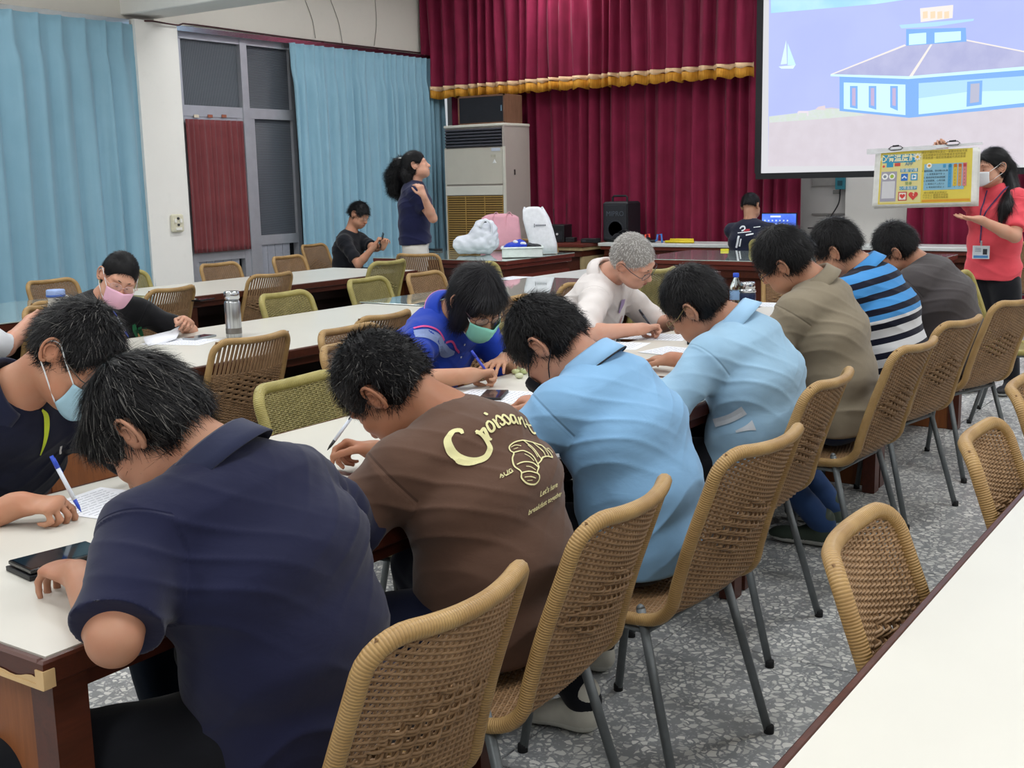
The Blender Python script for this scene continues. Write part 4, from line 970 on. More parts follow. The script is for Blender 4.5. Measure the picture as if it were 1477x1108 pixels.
            b.tube([tuple(nk+ax_*(-.004-.030*max(0, math.sin(a)))+cs*math.cos(a)*(neckr+.010)+cf*math.sin(a)*(neckr+.013)) for a in np.linspace(0, 2*math.pi, 37)[:-1]], .006, 6, closed=True)
            b.build('neckband', shirt_mat(collarc or (shirt if isinstance(shirt, str) else '#444444')), root, smooth=True)
    # ---- trousers and shoes
    if legs:
        pm = shirt_mat(pants); kn = []; 
        for s_, kk, aa in ((1, kneeR, ankR), (-1, kneeL, ankL)):
            kk = pel+sd*s_*.13+fwd*.43+np.array([0, 0, .0]) if kk is None else np.array(kk, float); kk = kk.copy()
            if kk[2] < .3 and sit: kk[2] = .5
            aa = np.array([kk[0], kk[1], .09])-fwd*.06 if aa is None else np.array(aa, float); kn.append((s_, kk, aa))
        al = np.array([pel]+[q for k_ in kn for q in k_[1:]]); H = Field(al.min(0)-.2, al.max(0)+.2, max(res, .008))
        H.seg(pel-np.array([0, 0, .02]), pel+nrm(B(.1)-pel)*.06, W_[0][0]+.000, W_[0][1]+.002, W_[0][0]*.92, W_[0][1]*.92, sd, sd, .03)
        for s_, kk, aa in kn:
            hj = pel+sd*s_*.085-np.array([0, 0, .02 if sit else .11]); H.cone(hj, kk, .095*bulk, .066, .04); H.cone(kk, aa, .064, .050, .03)
            if not sit: H.cone(hj, kk, .10*bulk, .080, .04)
        V, Q = surface(H); V = smooth_v(V, Q, 1); N = vnormals(V, Q); V = V+N*(.004*wob(V, 30, 3)+.003*wob(V, 70, 9))[:, None]; put_obj('trousers', np_mesh('trousers', V, Q, mats=[pm]), root)
        for s_, kk, aa in kn:
            if shoe is None: continue
            K = Field(aa-np.array([.22, .22, .12]), aa+np.array([.22, .22, .08]), .006); g0 = np.array([aa[0], aa[1], 0]); tf = nrm(np.array([fwd[0], fwd[1], 0])+sd*s_*.15); ts = np.cross(tf, (0, 0, 1))
            K.ell(g0+tf*.02+A3(0, 0, .045), (.07, .042, .05), (tf, ts, A3(0, 0, 1)), .03); K.ell(g0+tf*.13+A3(0, 0, .034), (.085, .045, .034), (tf, ts, A3(0, 0, 1)), .03); K.cone(g0+A3(0, 0, .05), g0+A3(0, 0, .11), .042, .045, .02)
            K.half(g0+A3(0, 0, .004), (0, 0, -1), g0-.25, g0+.25)
            V, Q = surface(K); mi = (V[Q].mean(1)[:, 2] < .026).astype(int); put_obj('shoe', np_mesh('shoe', V, Q, mats=[plain(shoe, .6), plain('#c9c8c2' if shoe != '#cfccbf' else '#dedcd2', .6)], mi=mi), root)
    # ---- hair
    if hair:
        style = hair.get('style', 'short'); th = hair.get('t', .012); K = Field(hd-.2*hsc, hd+.2*hsc, max(.0045, res*.9))
        P = lambda a, b, e: hd+(r*a+f*b+u*e)*hsc; AX = (r, f, u)
        K.ell(P(0, -.013, .027), (.075+th*.8, .095+th*.8, .086+th*1.0), AX, .01); 
        nape = hair.get('nape', -.062)
        K.ell(P(0, -.035, -.02), (.068+th*.6, .070+th*.6, .075), AX, .03)
        fl_ = hair.get('line', .058)
        K.ell(P(0, .152, fl_-.140), (.14, hair.get('cutf', .120), .130), AX, .012, 's')                 # face
        for s_ in (-1, 1):
            K.ell(P(s_*.096, .030, -.040), (.038, .055, .052), AX, .008, 's'); K.ell(P(s_*.095, -.005, -.060), (.035, .042, .045), AX, .008, 's') if style == 'short' else None       # ears and temples
            if style == 'short': K.ell(P(s_*.082, -.012, -.010), (.014, .024, .036), AX, .004, 's')
        K.half(P(0, -.04, nape), -u+f*-.15, hd-.2, hd+.2, .012)
        if style == 'bob':
            for s_ in (-1, 1): K.ell(P(s_*.066, .012, -.045), (.024, .058, .070), AX, .02)
            K.ell(P(0, -.06, -.05), (.07, .045, .065), AX, .02); K.ell(P(0, .075, .065), (.055, .024, .022), AX, .02)
        if hair.get('fringe'): K.ell(P(0, .068, .058), (.060, .030, .026), AX, .02); K.ell(P(-.045, .05, .045), (.026, .035, .03), AX, .02); K.ell(P(.045, .05, .045), (.026, .035, .03), AX, .02)
        V, Q = surface(K); V = smooth_v(V, Q, 1); N = vnormals(V, Q); V = V+N*(hair.get('lump', .0025)*wob(V, 80, 2)+.001*wob(V, 200, 8))[:, None]
        inner = ((V-P(0, -.012, .026)) @ np.stack([r, f, u], 1)); qd = np.sqrt((inner[:, 0]/(.076*hsc))**2+(inner[:, 1]/(.096*hsc))**2+(inner[:, 2]/(.087*hsc))**2)
        ok = (N*(V-hd)).sum(1) > .015; rg = np.random.default_rng(hair.get('seed', 1)); n = hair.get('n', 2600)
        Vo, No = V[ok], N[ok]
        sV, sQ, sT = strands(Vo, No, P(0, -.045, .115), f, u, n, hair.get('L', .035), hair.get('lift', .5), rg, hair.get('flow', 'radial'), hair.get('w', .0018), grey=0, jit=hair.get('jit', .3), dirv=hair.get('dir'), curl=hair.get('curl', 0))
        tone = np.full(len(V), .05)
        VV = np.concatenate([V, sV]); QQ = np.concatenate([Q, sQ+len(V)]); TT = np.concatenate([tone, sT])
        hm = M_hair('hair', hair.get('c', '#17151a'), hair.get('grey', 0), hair.get('gcol', '#8d8b88'))
        ho = put_obj('hair', np_mesh('hair', VV, QQ, {'tone': TT}, [hm]), root); J['hair'] = ho; J['hm'] = hm
    P = lambda a, b, e: hd+(r*a+f*b+u*e)*hsc
    if drawhead:   # brows, eyes, lips
        for s_ in (-1, 1):
            b = MB(); b.tube([P(s_*(.014+.009*i), .0945-.0022*i*i*.9, .0125+.004*math.sin(i*.8)) for i in range(5)], [.0012, .0026, .003, .0024, .0012], 6, up=f); b.build('eyebrow', plain('#1c1817', .8), root, smooth=True)
            b = MB(); b.tube([P(s_*(.019+.006*i), .0890-.0014*i*i*.8, -.0135-.0022*math.sin(i/4*math.pi)) for i in range(5)], [.0008, .0020, .0024, .0020, .0008], 6, up=f); b.build('eye', plain('#120e0e', .3), root, smooth=True)
        b = MB(); b.tube([P(.022*t, .1005-.010*t*t, -.0745-.001*math.cos(t*3)) for t in np.linspace(-1, 1, 9)], [.001, .003, .0042, .0046, .0046, .0046, .0042, .003, .001], 6, up=f, flat=.8); b.build('mouth', plain('#9c5f54', .5), root, smooth=True)
    J.update(root=root, P=P, f=f, u=u, r=r, hands=hands, sh=(shL, shR), el=(aL[1], aR[1]), B=B, sd=sd, fwd=fwd, hd=hd, W=W_, arms=arms); return J
def mask(J, c, strap='#eef2f4', kind='surgical', low=-.118, top=-.022):
    P = J['P']; rows = []
    for i in range(9):
        t = i/8; ue = top+(low-top)*t; row = []
        for a in np.linspace(-1.22, 1.22, 19):
            edge = abs(a)/1.22; rr_ = .070-.010*t+.002; fr = .048+(.074+.010*math.sin(t*math.pi)-.016*t)*math.cos(a*.98)**1.0
            nose = .016*math.exp(-(a/.22)**2)*(1-t)**.7*(1 if t > 0 else .75); ple = .0015*math.sin(t*math.pi*7)*(1-edge)
            row.append(tuple(P(rr_*math.sin(a), fr+nose+ple+.004, ue*(1-.30*edge**2)+(-.020)*edge**2*.6)))
        rows.append(row)
    o = MB().grid(rows).build('face_mask', plain(c, .8, 0, .2, .03), J['root'], smooth=True, solid=.0016)
    for s_ in (-1, 1):
        e0 = rows[0][-1 if s_ > 0 else 0]; e1 = rows[-1][-1 if s_ > 0 else 0]
        b = MB(); b.tube(spline([e0, P(s_*.080, .030, .0), P(s_*.086, -.004, .018), P(s_*.085, -.030, -.004), P(s_*.079, -.022, -.040), P(s_*.078, .02, -.06), e1], 24), .0017, 6); b.build('ear_loop', plain(strap, .8), o, smooth=True)
    return o
def glasses(J, c='#30303a', lens=True, drop=0, metal=False):
    P = J['P']; mt = plain(c, .3, .6 if metal else 0); g = MB()
    for s_ in (-1, 1):
        cx = s_*.033; pts = [P(cx+.025*math.copysign(abs(math.cos(a))**.7, math.cos(a)), .108-.012*abs(cx+.02*math.cos(a))/.05, -.012-drop+.016*math.copysign(abs(math.sin(a))**.7, math.sin(a))) for a in np.linspace(0, 2*math.pi, 25)[:-1]]
        g.tube(pts, .0013, 6, closed=True)
        if lens: J.setdefault('lens', []).append(pts)
        g.tube([P(s_*.058, .096, -.008-drop), P(s_*.072, .088, -.006-drop), P(s_*.080, .040, -.002-drop*.5), P(s_*.083, .0, .010), P(s_*.082, -.018, .006), P(s_*.080, -.030, -.012)], .0016, 6)
    g.tube([P(-.009, .109, -.010-drop), P(0, .111, -.007-drop), P(.009, .109, -.010-drop)], .0014, 6)
    o = g.build('glasses', mt, J['root'], smooth=True)
    for p in J.get('lens', []): MB().poly([tuple(q) for q in p]).build('lens', mlens, o)
    return o
def band(J, path, r, c, name='piping'):
    b = MB(); b.tube(path, r, 6, caps=True); return b.build(name, plain(c, .7) if isinstance(c, str) else c, J['root'], smooth=True)
def watch(J, s_, c='#d5d8dc', face='#202226'):
    h = J['hands'][s_]; w = h['w']-h['d']*.025; n_ = -h['n']; b = MB(); pts = [w+(h['s']*math.cos(a)*.031+h['n']*math.sin(a)*.027) for a in np.linspace(0, 2*math.pi, 25)[:-1]]
    b.tube(pts, .004, 6, closed=True, flat=1.0); o = b.build('wrist_watch', plain(c, .4), J['root'], smooth=True)
    q = w+n_*.027; MB().lathe([(.016, 0), (.016, .005), (.012, .008)], tuple(q), 16, Matrix([list(h['s']), list(h['d']), list(n_)]).transposed()).build('watch_face', plain(face, .2), o)
HS = dict(c='#0b0a0d', gcol='#75736f', n=3800, L=.028, lift=.5, t=.009)
def hs(**k): d_ = dict(HS); d_.update(k); return d_
MX = (-1, 0, 0)
# ---- near side of the main table, facing +Y
P1 = person('man in a dark navy polo with greying hair, writing at the near table corner', (1.39, 1.42, .54), (1.335, 1.535, .975), onX(214, 612, 1.29), (-.22, .58, -.78), bulge=.085, bulk=1.07, skinc='#b98a70', shirt='#1a1d3a', sleeve=.90,
            wrL=(1.16, 1.70, .80), elL=(1.03, 1.435, .785), wrR=(1.62, 1.80, .80), poleR=(.8, -.3, -.5), hdirL=(.15, 1, -.05), poseL='loose', poseR='pen', res=.0048,
            hair=hs(n=9000, L=.048, lift=.2, grey=.08, t=.012, fringe=True, nape=-.070, seed=3, w=.0017, jit=.22), pants='#0d0f16', kneeL=(1.02, 1.74, .50), kneeR=(1.55, 1.84, .50), ankL=(1.10, 1.62, .09), ankR=(1.6, 1.7, .09), arml=(.275, .26), collarc='#262b45', slr=.070)
P3 = person('man in a brown tee shirt with a croissant print, seen from behind', (1.98, 1.40, .54), (1.955, 1.505, .945), onX(552, 556, 1.90), (-.05, .60, -.80), bulge=.095, bulk=1.06, skinc='#a9785c', shirt='#5f4639', sleeve=.90, collar=False,
            wrL=(1.74, 1.84, .80), poleL=(-.6, -.3, -.7), wrR=(2.13, 1.86, .80), poleR=(.9, -.2, -.5), hdirR=(-.35, .9, .15), palmR=(-.5, -.1, -.8), poseR='pen', res=.0048,
            hair=hs(n=8000, L=.018, lift=1.1, t=.009, grey=.04, nape=-.066, seed=4, w=.0016, jit=.45, droop=.1), pants='#141a33', kneeL=(1.68, 1.72, .50), kneeR=(2.2, 1.80, .5), arml=(.285, .26))
P4 = person('man in a plain light blue polo wearing a black face mask, seen from behind', (2.62, 1.38, .54), (2.585, 1.525, .965), onX(787, 492, 2.56), (-.04, .58, -.82), bulge=.10, bulk=1.06, skinc='#b98a72', shirt='#86b4dc', sleeve=.85,
            wrL=(2.45, 1.84, .80), poleL=(-.7, -.3, -.6), wrR=(2.90, 1.86, .80), poleR=(.9, -.2, -.5), poseR='loose', hdirR=(.0, 1, -.1), res=.005,
            hair=hs(n=6500, L=.030, lift=.6, t=.012, nape=-.068, seed=5, jit=.3), pants='#0f1119', shoe='#cfccbf', ankL=(2.50, 1.50, .09), ankR=(2.86, 1.66, .09), arml=(.285, .26), collarc='#8fbbe2')
P5 = person('man with glasses in a light blue polo with white side stripes', (3.50, 1.43, .54), (3.46, 1.50, .98), onX(1000, 436, 3.42), (.02, .80, -.60), bulge=.085, bulk=1.06, shw=.176, skinc='#b4866c', shirt='#9dc2dd', sleeve=.85,
            wrL=(3.26, 1.80, .80), poleL=(-.7, -.5, -.5), wrR=(3.78, 1.88, .80), poleR=(.9, -.2, -.5), poseR='rest', hdirR=(.35, .9, -.1), res=.005,
            hair=hs(n=6000, L=.028, lift=.4, t=.010, nape=-.062, seed=6, line=.066), pants='#101118', arml=(.285, .26), collarc='#9fc6e6')
P6 = person('man in a khaki polo and blue jeans with glasses', (4.34, 1.44, .55), (4.30, 1.545, 1.04), onX(1128, 372, 4.24), (-.02, .84, -.54), bulge=.05, bulk=1.0, shw=.18, skinc='#b88a70', shirt='#8d826f', sleeve=.92,
            wrL=(4.16, 1.86, .80), poleL=(-.6, -.4, -.7), wrR=(4.45, 1.90, .82), poleR=(.8, -.3, -.6), poseL='grip', poseR='grip', res=.0055,
            hair=hs(n=5500, L=.040, lift=.4, t=.014, seed=7, nape=-.058), pants='#2c4672', shoe='#3b463c', ankL=(4.35, 1.50, .09), ankR=(4.62, 1.56, .09))
stripe = NT('striped_polo'); tz_ = stripe.attr('tz'); sl_ = stripe.attr('sl')
ph = stripe.math('FRACT', stripe.math('ADD', stripe.math('DIVIDE', tz_, .125), 10.0)); dk = stripe.math('LESS_THAN', ph, .42); ph2 = stripe.math('FRACT', stripe.math('DIVIDE', sl_, .30)); dk2 = stripe.math('LESS_THAN', ph2, .40)
onsl = stripe.math('GREATER_THAN', sl_, .22); top_ = stripe.math('GREATER_THAN', stripe.math('ADD', tz_, stripe.math('MULTIPLY', onsl, 2)), .58)
body_c = stripe.mix(top_, S('#dfe1e4'), S('#4a94d6')); dark_ = stripe.math('ADD', stripe.math('MULTIPLY', dk, stripe.math('SUBTRACT', 1.0, onsl)), stripe.math('MULTIPLY', dk2, onsl))
stripe.base(stripe.mix(dark_, body_c, S('#15182a'))); stripe.bump(stripe.noise(stripe.coord('Object'), 700, 1), .12, .001); stripe = stripe.set(.85, 0, .25, .1)
P7 = person('man in a blue, white and black striped polo', (5.10, 1.48, .55), (5.07, 1.60, 1.035), onX(1204, 356, 5.03), (-.02, .86, -.50), bulge=.09, bulk=1.10, shw=.176, skinc='#c39478', shirt=stripe, sleeve=.85,
            wrL=(4.95, 1.88, .80), poleL=(-.6, -.4, -.7), wrR=(5.25, 1.90, .80), res=.006, hair=hs(n=5000, L=.042, lift=.35, t=.014, seed=8, nape=-.060), pants='#141827', collarc='#4a94d6', shoe='#2a3b4a')
P8 = person('man in a dark grey tee shirt, farthest seated at the main table', (6.00, 1.46, .55), (5.94, 1.60, .995), onX(1290, 355, 5.88), (-.02, .84, -.54), bulge=.13, bulk=1.16, shw=.176, skinc='#b5876e', shirt='#4c4748', sleeve=.95, collar=False, collarc='#c9c2b4',
            wrL=(5.85, 1.88, .80), wrR=(6.15, 1.90, .80), res=.006, hair=hs(n=5000, L=.024, lift=.7, t=.011, seed=9, nape=-.062), pants='#2b2a2d', hem=-.02, shoe='#8d8478')
# ---- far side of the main table, facing -Y
P2 = person('man in a navy polo with lime piping, light blue face mask and glasses', (1.55, 2.84, .55), (1.590, 2.515, .975), onY(112, 508, 2.37), (.12, -.70, -.70), side=MX, bulge=.05, bulk=1.12, shw=.176, skinc='#bd8c70', shirt='#14182e', sleeve=.95,
            wrR=(1.395, 2.22, .795), poleR=(-.7, .3, -.5), hdirR=(.35, -.8, .0), poseR='pen', palmR=(.25, -.1, -.95), wrL=(1.80, 2.28, .80), poleL=(.7, .3, -.5), res=.0048,
            hair=hs(n=8000, L=.030, lift=.55, t=.012, grey=.05, seed=10, line=.075, nape=-.055, jit=.35), pants='#1d2c40', ankR=(1.32, 2.02, .09), ankL=(1.62, 2.02, .09), kneeR=(1.36, 2.34, .5), kneeL=(1.74, 2.34, .5), collarc='#1b2038')
P9 = person('person in a royal blue polo with a mint face mask, writing', (3.52, 2.92, .55), (3.50, 2.655, .955), onY(688, 432, 2.50), (-.22, -.74, -.64), side=MX, bulge=.04, bulk=1.0, shw=.17, skinc='#c2957a', shirt='#1c3fb0', sleeve=.85,
            wrR=(3.16, 2.33, .80), poleR=(-.8, .3, -.4), hdirR=(.9, -.3, -.02), palmR=(.1, -.35, -.9), poseR='pen', wrL=(3.50, 2.42, .80), poleL=(.8, .2, -.5), hdirL=(-.9, -.25, 0), res=.0052,
            hair=hs(style='bob', n=7500, L=.055, lift=.12, t=.020, seed=11, flow='down', nape=-.10, line=.040, fringe=True, jit=.12, c='#100f14'), pants='#1b1d25')
P10 = person('white haired man in a white short sleeved shirt and glasses', (4.80, 2.90, .55), (4.74, 2.68, 1.00), onY(914, 374, 2.52), (.10, -.82, -.56), side=(-.97, -.22, 0), bulge=.05, bulk=1.06, shw=.176, skinc='#d0a28c', shirt='#e6dfdc', sleeve=.95,
            wrR=(4.50, 2.38, .80), poleR=(-.9, .1, -.4), hdirR=(.95, -.25, 0), poseR='pen', palmR=(.1, -.3, -.9), wrL=(4.95, 2.40, .80), poleL=(.7, .3, -.5), hdirL=(-.4, -.8, 0), res=.0052, arml=(.29, .27),
            hair=hs(n=5500, L=.012, lift=.5, t=.0045, c='#8e8a86', grey=.5, gcol='#d8d6d2', seed=12, line=.078, nape=-.055), pants='#2a2c33')
P11 = person('woman in a black tee shirt and pink face mask, holding papers', (3.55, 4.98, .53), (3.525, 4.76, .93), onY(172, 399, 4.64), (-.42, -.82, -.40), side=(-.97, .25, 0), bulge=.03, bulk=.98, shw=.165, skinc='#cda088', shirt='#0e0f14', sleeve=.80, collar=False,
            wrR=(3.27, 4.47, .81), poleR=(-.8, .2, -.5), hdirR=(.6, -.7, .05), poseR='pen', wrL=(3.72, 4.44, .82), poleL=(.8, .2, -.5), hdirL=(-.35, -.8, .1), poseL='grip', palmL=(-.6, 0, -.7), res=.006,
            hair=hs(n=5000, L=.028, lift=.02, t=.005, cutf=.135, flow='dir', dir=(.25, .9, -.25), seed=13, nape=-.075, line=.078, jit=.05), pants='#23242a')
P12 = person('person in a white sleeve reaching for the blue-lidded cup at the left edge', (2.60, 4.84, .55), (2.66, 4.96, .98), (2.62, 5.00, 1.16), (.0, .9, -.3), side=(1, 0, 0), bulge=.03, bulk=1.0, shw=.18, skinc='#cf9f88', shirt='#dcdfe4', sleeve=.98,
            wrR=onY(44, 461, 5.16), poleR=(.2, -.5, -.8), hdirR=(.8, .5, .1), palmR=(.4, -.6, -.2), poseR='grip', res=.006, hair=hs(n=1500), pants='#2a2c33', arml=(.34, .33))
# ---- people at the back
P13 = person('young man in a black tee shirt sitting and looking at his phone', onY(503, 388, 7.95)*[1, 1, 0]+A3(0, 0, .55), onY(506, 336, 7.86), onY(518, 309, 7.78), (.15, -.88, -.42), side=(-.95, -.25, 0), bulge=.05, bulk=1.0, shw=.176, skinc='#c4957a', shirt='#15171e', sleeve=.80, collar=False,
             wrR=onY(541, 354, 7.48), poleR=(-.3, .3, -.9), hdirR=(.2, -.45, .8), palmR=(.6, -.6, 0), poseR='grip', wrL=onY(553, 356, 7.42), poleL=(.5, .3, -.9), hdirL=(0, -.45, .8), palmL=(-.4, -.7, 0), poseL='grip', res=.0075,
             hair=hs(n=2600, L=.035, lift=.8, t=.014, seed=14, w=.003, nape=-.04, line=.07), pants='#20222a')
X14 = 8.05
P14 = person('standing woman in a navy tee shirt and white trousers with a curly black ponytail', onX(599, 347, X14), onX(598, 264, X14)+A3(0, 0, 0), onX(600, 238, X14), (.50, -.78, .28), up=(.05, .1, 1), side=(-.83, -.56, 0), fw=(.56, -.83, 0), bulge=.02, bulk=1.02, shw=.165, skinc='#d3a58e', shirt='#1b1f42', sleeve=.62, collar=False, bust=1,
             wrR=onX(611, 282, X14-.22)+A3(0, 0, 0), poleR=(.3, -.4, -.9), hdirR=(-.2, .25, .9), palmR=(.2, .6, 0), poseR='loose', wrL=onX(618, 290, X14+.15), poleL=(.4, -.4, -.8), hdirL=(-.1, .3, .9), res=.007, sit=False,
             kneeR=onX(594, 430, X14-.05)*[1, 1, 0]+A3(0, 0, .48), kneeL=onX(602, 430, X14+.08)*[1, 1, 0]+A3(0, 0, .48), ankR=onX(594, 430, X14-.05)*[1, 1, 0]+A3(0, 0, .09), ankL=onX(602, 430, X14+.08)*[1, 1, 0]+A3(0, 0, .09),
             hair=hs(n=2500, L=.05, lift=.12, t=.014, seed=15, cutf=.132, w=.003, nape=-.085, line=.070, flow='dir', dir=(-.5, .7, .0), jit=.25), pants='#d9d6cf', hem=-.03, arml=(.26, .24))
P15 = person('man in a navy printed tee shirt sitting at the laptop with his back turned', (10.66, onX(1080, 340, 10.6)[1], .54), onX(1082, 321, 10.75), onX(1083, 296, 10.78), (.97, -.1, -.2), side=(0, -1, 0), bulge=.04, bulk=1.08, shw=.20, skinc='#b98d74', shirt='#15192e', sleeve=.9, collar=False, res=.008,
             wrR=(11.05, 3.95, .80), wrL=(11.05, 4.35, .80), hair=hs(n=2200, L=.02, lift=.6, t=.008, seed=16, w=.003, nape=-.02, line=.06), pants='#20222a')
X16 = 8.1
P16 = person('presenter in a coral polo and white face mask holding up a yellow poster', onX(1432, 385, X16), onX(1440, 268, X16), onX(1431, 240, X16-.05), (-.78, .60, -.10), up=(.1, -.05, 1), side=(.28, .96, 0), fw=(-.96, .28, 0), bulge=.0, bulk=.94, shw=.165, skinc='#c99c84', shirt='#e0505c', sleeve=.80, bust=1,
             wrL=onX(1413, 317, X16-.35), poleL=(-.1, -.5, -.9), hdirL=(-.15, .95, .15), palmL=(-.2, .15, 1), poseL='flat', wrR=onX(1363, 222, X16-.22), poleR=(.1, .3, -.9), hdirR=(-.1, .45, .8), palmR=(-.9, .1, -.1), poseR='grip', res=.0065, sit=False,
             kneeR=onX(1415, 500, X16)*[1, 1, 0]+A3(0, 0, .47), kneeL=onX(1455, 500, X16)*[1, 1, 0]+A3(0, 0, .47), ankR=onX(1412, 560, X16)*[1, 1, 0]+A3(0, 0, .08), ankL=onX(1458, 560, X16)*[1, 1, 0]+A3(0, 0, .08),
             hair=hs(n=3500, L=.06, lift=.05, t=.008, seed=17, cutf=.132, w=.0025, nape=-.09, line=.075, flow='dir', dir=(.6, -.6, -.6), jit=.06), pants='#111219', hem=.02, arml=(.27, .25), collarc='#e0505c', shoe='#16161a')

chair('tan', 3.66, 2.96, 182, 'rattan chair hidden under the writer in royal blue', G3)
chair('tan', 5.0, 3.02, 184, 'rattan chair under the white haired man', G3)
chair('tan', 1.60, 2.90, 180, 'rattan chair under the masked man in navy at the left edge', G3)
chair('tan', 3.74, 5.10, 183, 'rattan chair under the woman in the pink mask', G4)
# ------------------------------------------------------------------ things worn and printed
def bvh(o):
    V, Q = o; return BVHTree.FromPolygons([tuple(v) for v in V], [tuple(q) for q in Q])
def ribbon(pts, w):
    P_ = np.array([p[:2] for p in pts], float); n = len(P_); T = np.gradient(P_, axis=0); T /= np.linalg.norm(T, axis=1)[:, None]+1e-9; N_ = np.stack([-T[:, 1], T[:, 0]], 1); ww = (np.array(w) if hasattr(w, '__len__') else np.full(n, w))[:, None]/2
    return P_+N_*ww, P_-N_*ww
def sm2(pts, n=None):
    q = spline([tuple(p)+(0,)*(3-len(p)) for p in pts], n or len(pts)*5); return q
def shirt_V(J):
    me = J['shirt'].data; V = np.empty(len(me.vertices)*3, np.float32); me.vertices.foreach_get('co', V); return V.reshape(-1, 3), J['sv'][1]
class Print:
    """flat print laid on the cloth: pixel-measured outlines put on a plane behind the back, dropped along its normal onto the shirt"""
    def __init__(s, J, ctr, n, name='back_print', mat=None, off=.0030):
        s.t = bvh(shirt_V(J)); s.c = np.array(ctr); s.n = nrm(n); s.b = MB(); s.J = J; s.nm = name; s.mt = mat; s.off = off
    def pt(s, px, py):
        r = ray(px, py); t = (s.c-CP).dot(s.n)/r.dot(s.n); p = CP+r*t
        h = s.t.ray_cast(Vector(p+s.n*.35), Vector(-s.n), .8)
        q = np.array(h[0])+np.array(h[1])*s.off*(1 if np.dot(h[1], s.n) > 0 else -1) if h[0] is not None else p
        return tuple(q)
    def stroke(s, pts, w, n=None):
        q = sm2([(p[0], p[1], (p[2] if len(p) > 2 else w)) for p in pts], n); a, b = ribbon(q[:, :2], q[:, 2]); s.b.grid([[s.pt(*x) for x in a], [s.pt(*((x+y)/2)) for x, y in zip(a, b)], [s.pt(*x) for x in b]])
    def text(s, body, o, ux, uy, size=1.0, bold=.02):
        me = text_mesh(body, size, bold, 'LEFT'); vs = [s.pt(o[0]+v.co.x*ux[0]+v.co.y*uy[0], o[1]+v.co.x*ux[1]+v.co.y*uy[1]) for v in me.vertices]; s.b.add(vs, [tuple(p.vertices) for p in me.polygons]); bpy.data.meshes.remove(me)
    def done(s): return s.b.build(s.nm, s.mt, s.J['root'], smooth=False)
cream_ink = plain('#e6e0a8', .7)
Z = lambda x, y, *w: (580+x/4.617, 540+y/4.617)+tuple(q/4.617 for q in w)
pr = Print(P3, onX(735, 660, 1.95), (-.05, -.80, .60), 'croissant_print', cream_ink)
for pts in ([Z(392, 408, 16), Z(380, 382, 26), Z(345, 380, 30), Z(322, 420, 34), Z(335, 475, 38), Z(375, 528, 42), Z(430, 566, 46), Z(490, 582, 46), Z(540, 565, 40), Z(556, 518, 34), Z(536, 468, 26), Z(505, 432, 22), Z(475, 412, 20), Z(460, 402, 14)],
            [Z(462, 412, 18), Z(488, 412, 20), Z(505, 392, 18), Z(520, 412, 20), Z(545, 452, 20), Z(566, 458, 10)],
            [Z(522, 365, 15), Z(540, 345, 15), Z(562, 362, 17), Z(572, 395, 17), Z(556, 410, 15), Z(536, 395, 15), Z(522, 365, 13)],
            [Z(568, 328, 12), Z(585, 352, 18), Z(602, 382, 18), Z(618, 380, 8)], [Z(527, 276, 14), Z(540, 288, 18), Z(546, 294, 10)],
            [Z(590, 345, 8), Z(598, 305, 14), Z(620, 318, 16), Z(645, 348, 16), Z(630, 368, 14), Z(612, 356, 8)],
            [Z(626, 340, 8), Z(640, 300, 14), Z(662, 312, 16), Z(686, 340, 16), Z(672, 358, 14), Z(652, 348, 8)],
            [Z(718, 296, 14), Z(694, 296, 15), Z(694, 328, 16), Z(716, 346, 15), Z(730, 322, 14), Z(716, 292, 12), Z(735, 330, 16), Z(752, 350, 10)],
            [Z(752, 300, 12), Z(762, 330, 16), Z(768, 352, 12)], [Z(764, 330, 8), Z(776, 300, 14), Z(792, 318, 16), Z(806, 352, 16), Z(818, 360, 8)],
            [Z(826, 290, 12), Z(846, 330, 18), Z(866, 380, 20), Z(888, 392, 16), Z(898, 380, 8)], [Z(818, 336, 10), Z(852, 328, 14), Z(888, 318, 12)]):
    pr.stroke(pts, 3)
L_ = [([(975, 575), (955, 530), (900, 495), (840, 475), (770, 468), (715, 480), (680, 510), (685, 545), (700, 560), (690, 600), (700, 650), (735, 690), (742, 730), (780, 760), (830, 765), (858, 742), (858, 712), (842, 695), (855, 660), (850, 640), (870, 620), (890, 590), (925, 575), (975, 575)], 9),
      ([(700, 558), (760, 545), (815, 575), (850, 640)], 8), ([(715, 640), (760, 625), (815, 632), (852, 662)], 8), ([(742, 700), (790, 690), (842, 700)], 8), ([(775, 470), (830, 520), (878, 605)], 7), ([(845, 478), (890, 530), (915, 580)], 7), ([(902, 497), (932, 535), (945, 572)], 6),
      ([(765, 570), (800, 590), (825, 618)], 5), ([(800, 500), (835, 545), (855, 590)], 5), ([(690, 515), (720, 500), (755, 508)], 5), ([(705, 530), (735, 520)], 4), ([(770, 655), (800, 660), (832, 680)], 5), ([(760, 725), (800, 722), (835, 730)], 5), ([(780, 745), (815, 742)], 4), ([(870, 505), (900, 550)], 4), ([(965, 500), (985, 520), (990, 535)], 6), ([(948, 508), (972, 500)], 6)]
for pts, w in L_: pr.stroke([Z(*p, w) for p in pts], 2)
pr.text('AUG', Z(615, 708)[:2], (12.0*.62, -5.2*.62), (-3.0*.62-1, -11*.62), 1.0); pr.stroke([Z(630, 716, 5), Z(640, 712, 5)], 1); pr.stroke([Z(650, 708, 6), Z(688, 686, 6)], 1)
pr.text("Let's have", Z(897, 812)[:2], (13.5*.52, -8.2*.52), (-1.6, -9.2), 1.0); pr.text('breakfast together', Z(850, 912)[:2], (12.6*.54, -7.6*.54), (-1.5, -8.6), 1.0)
pr.done()
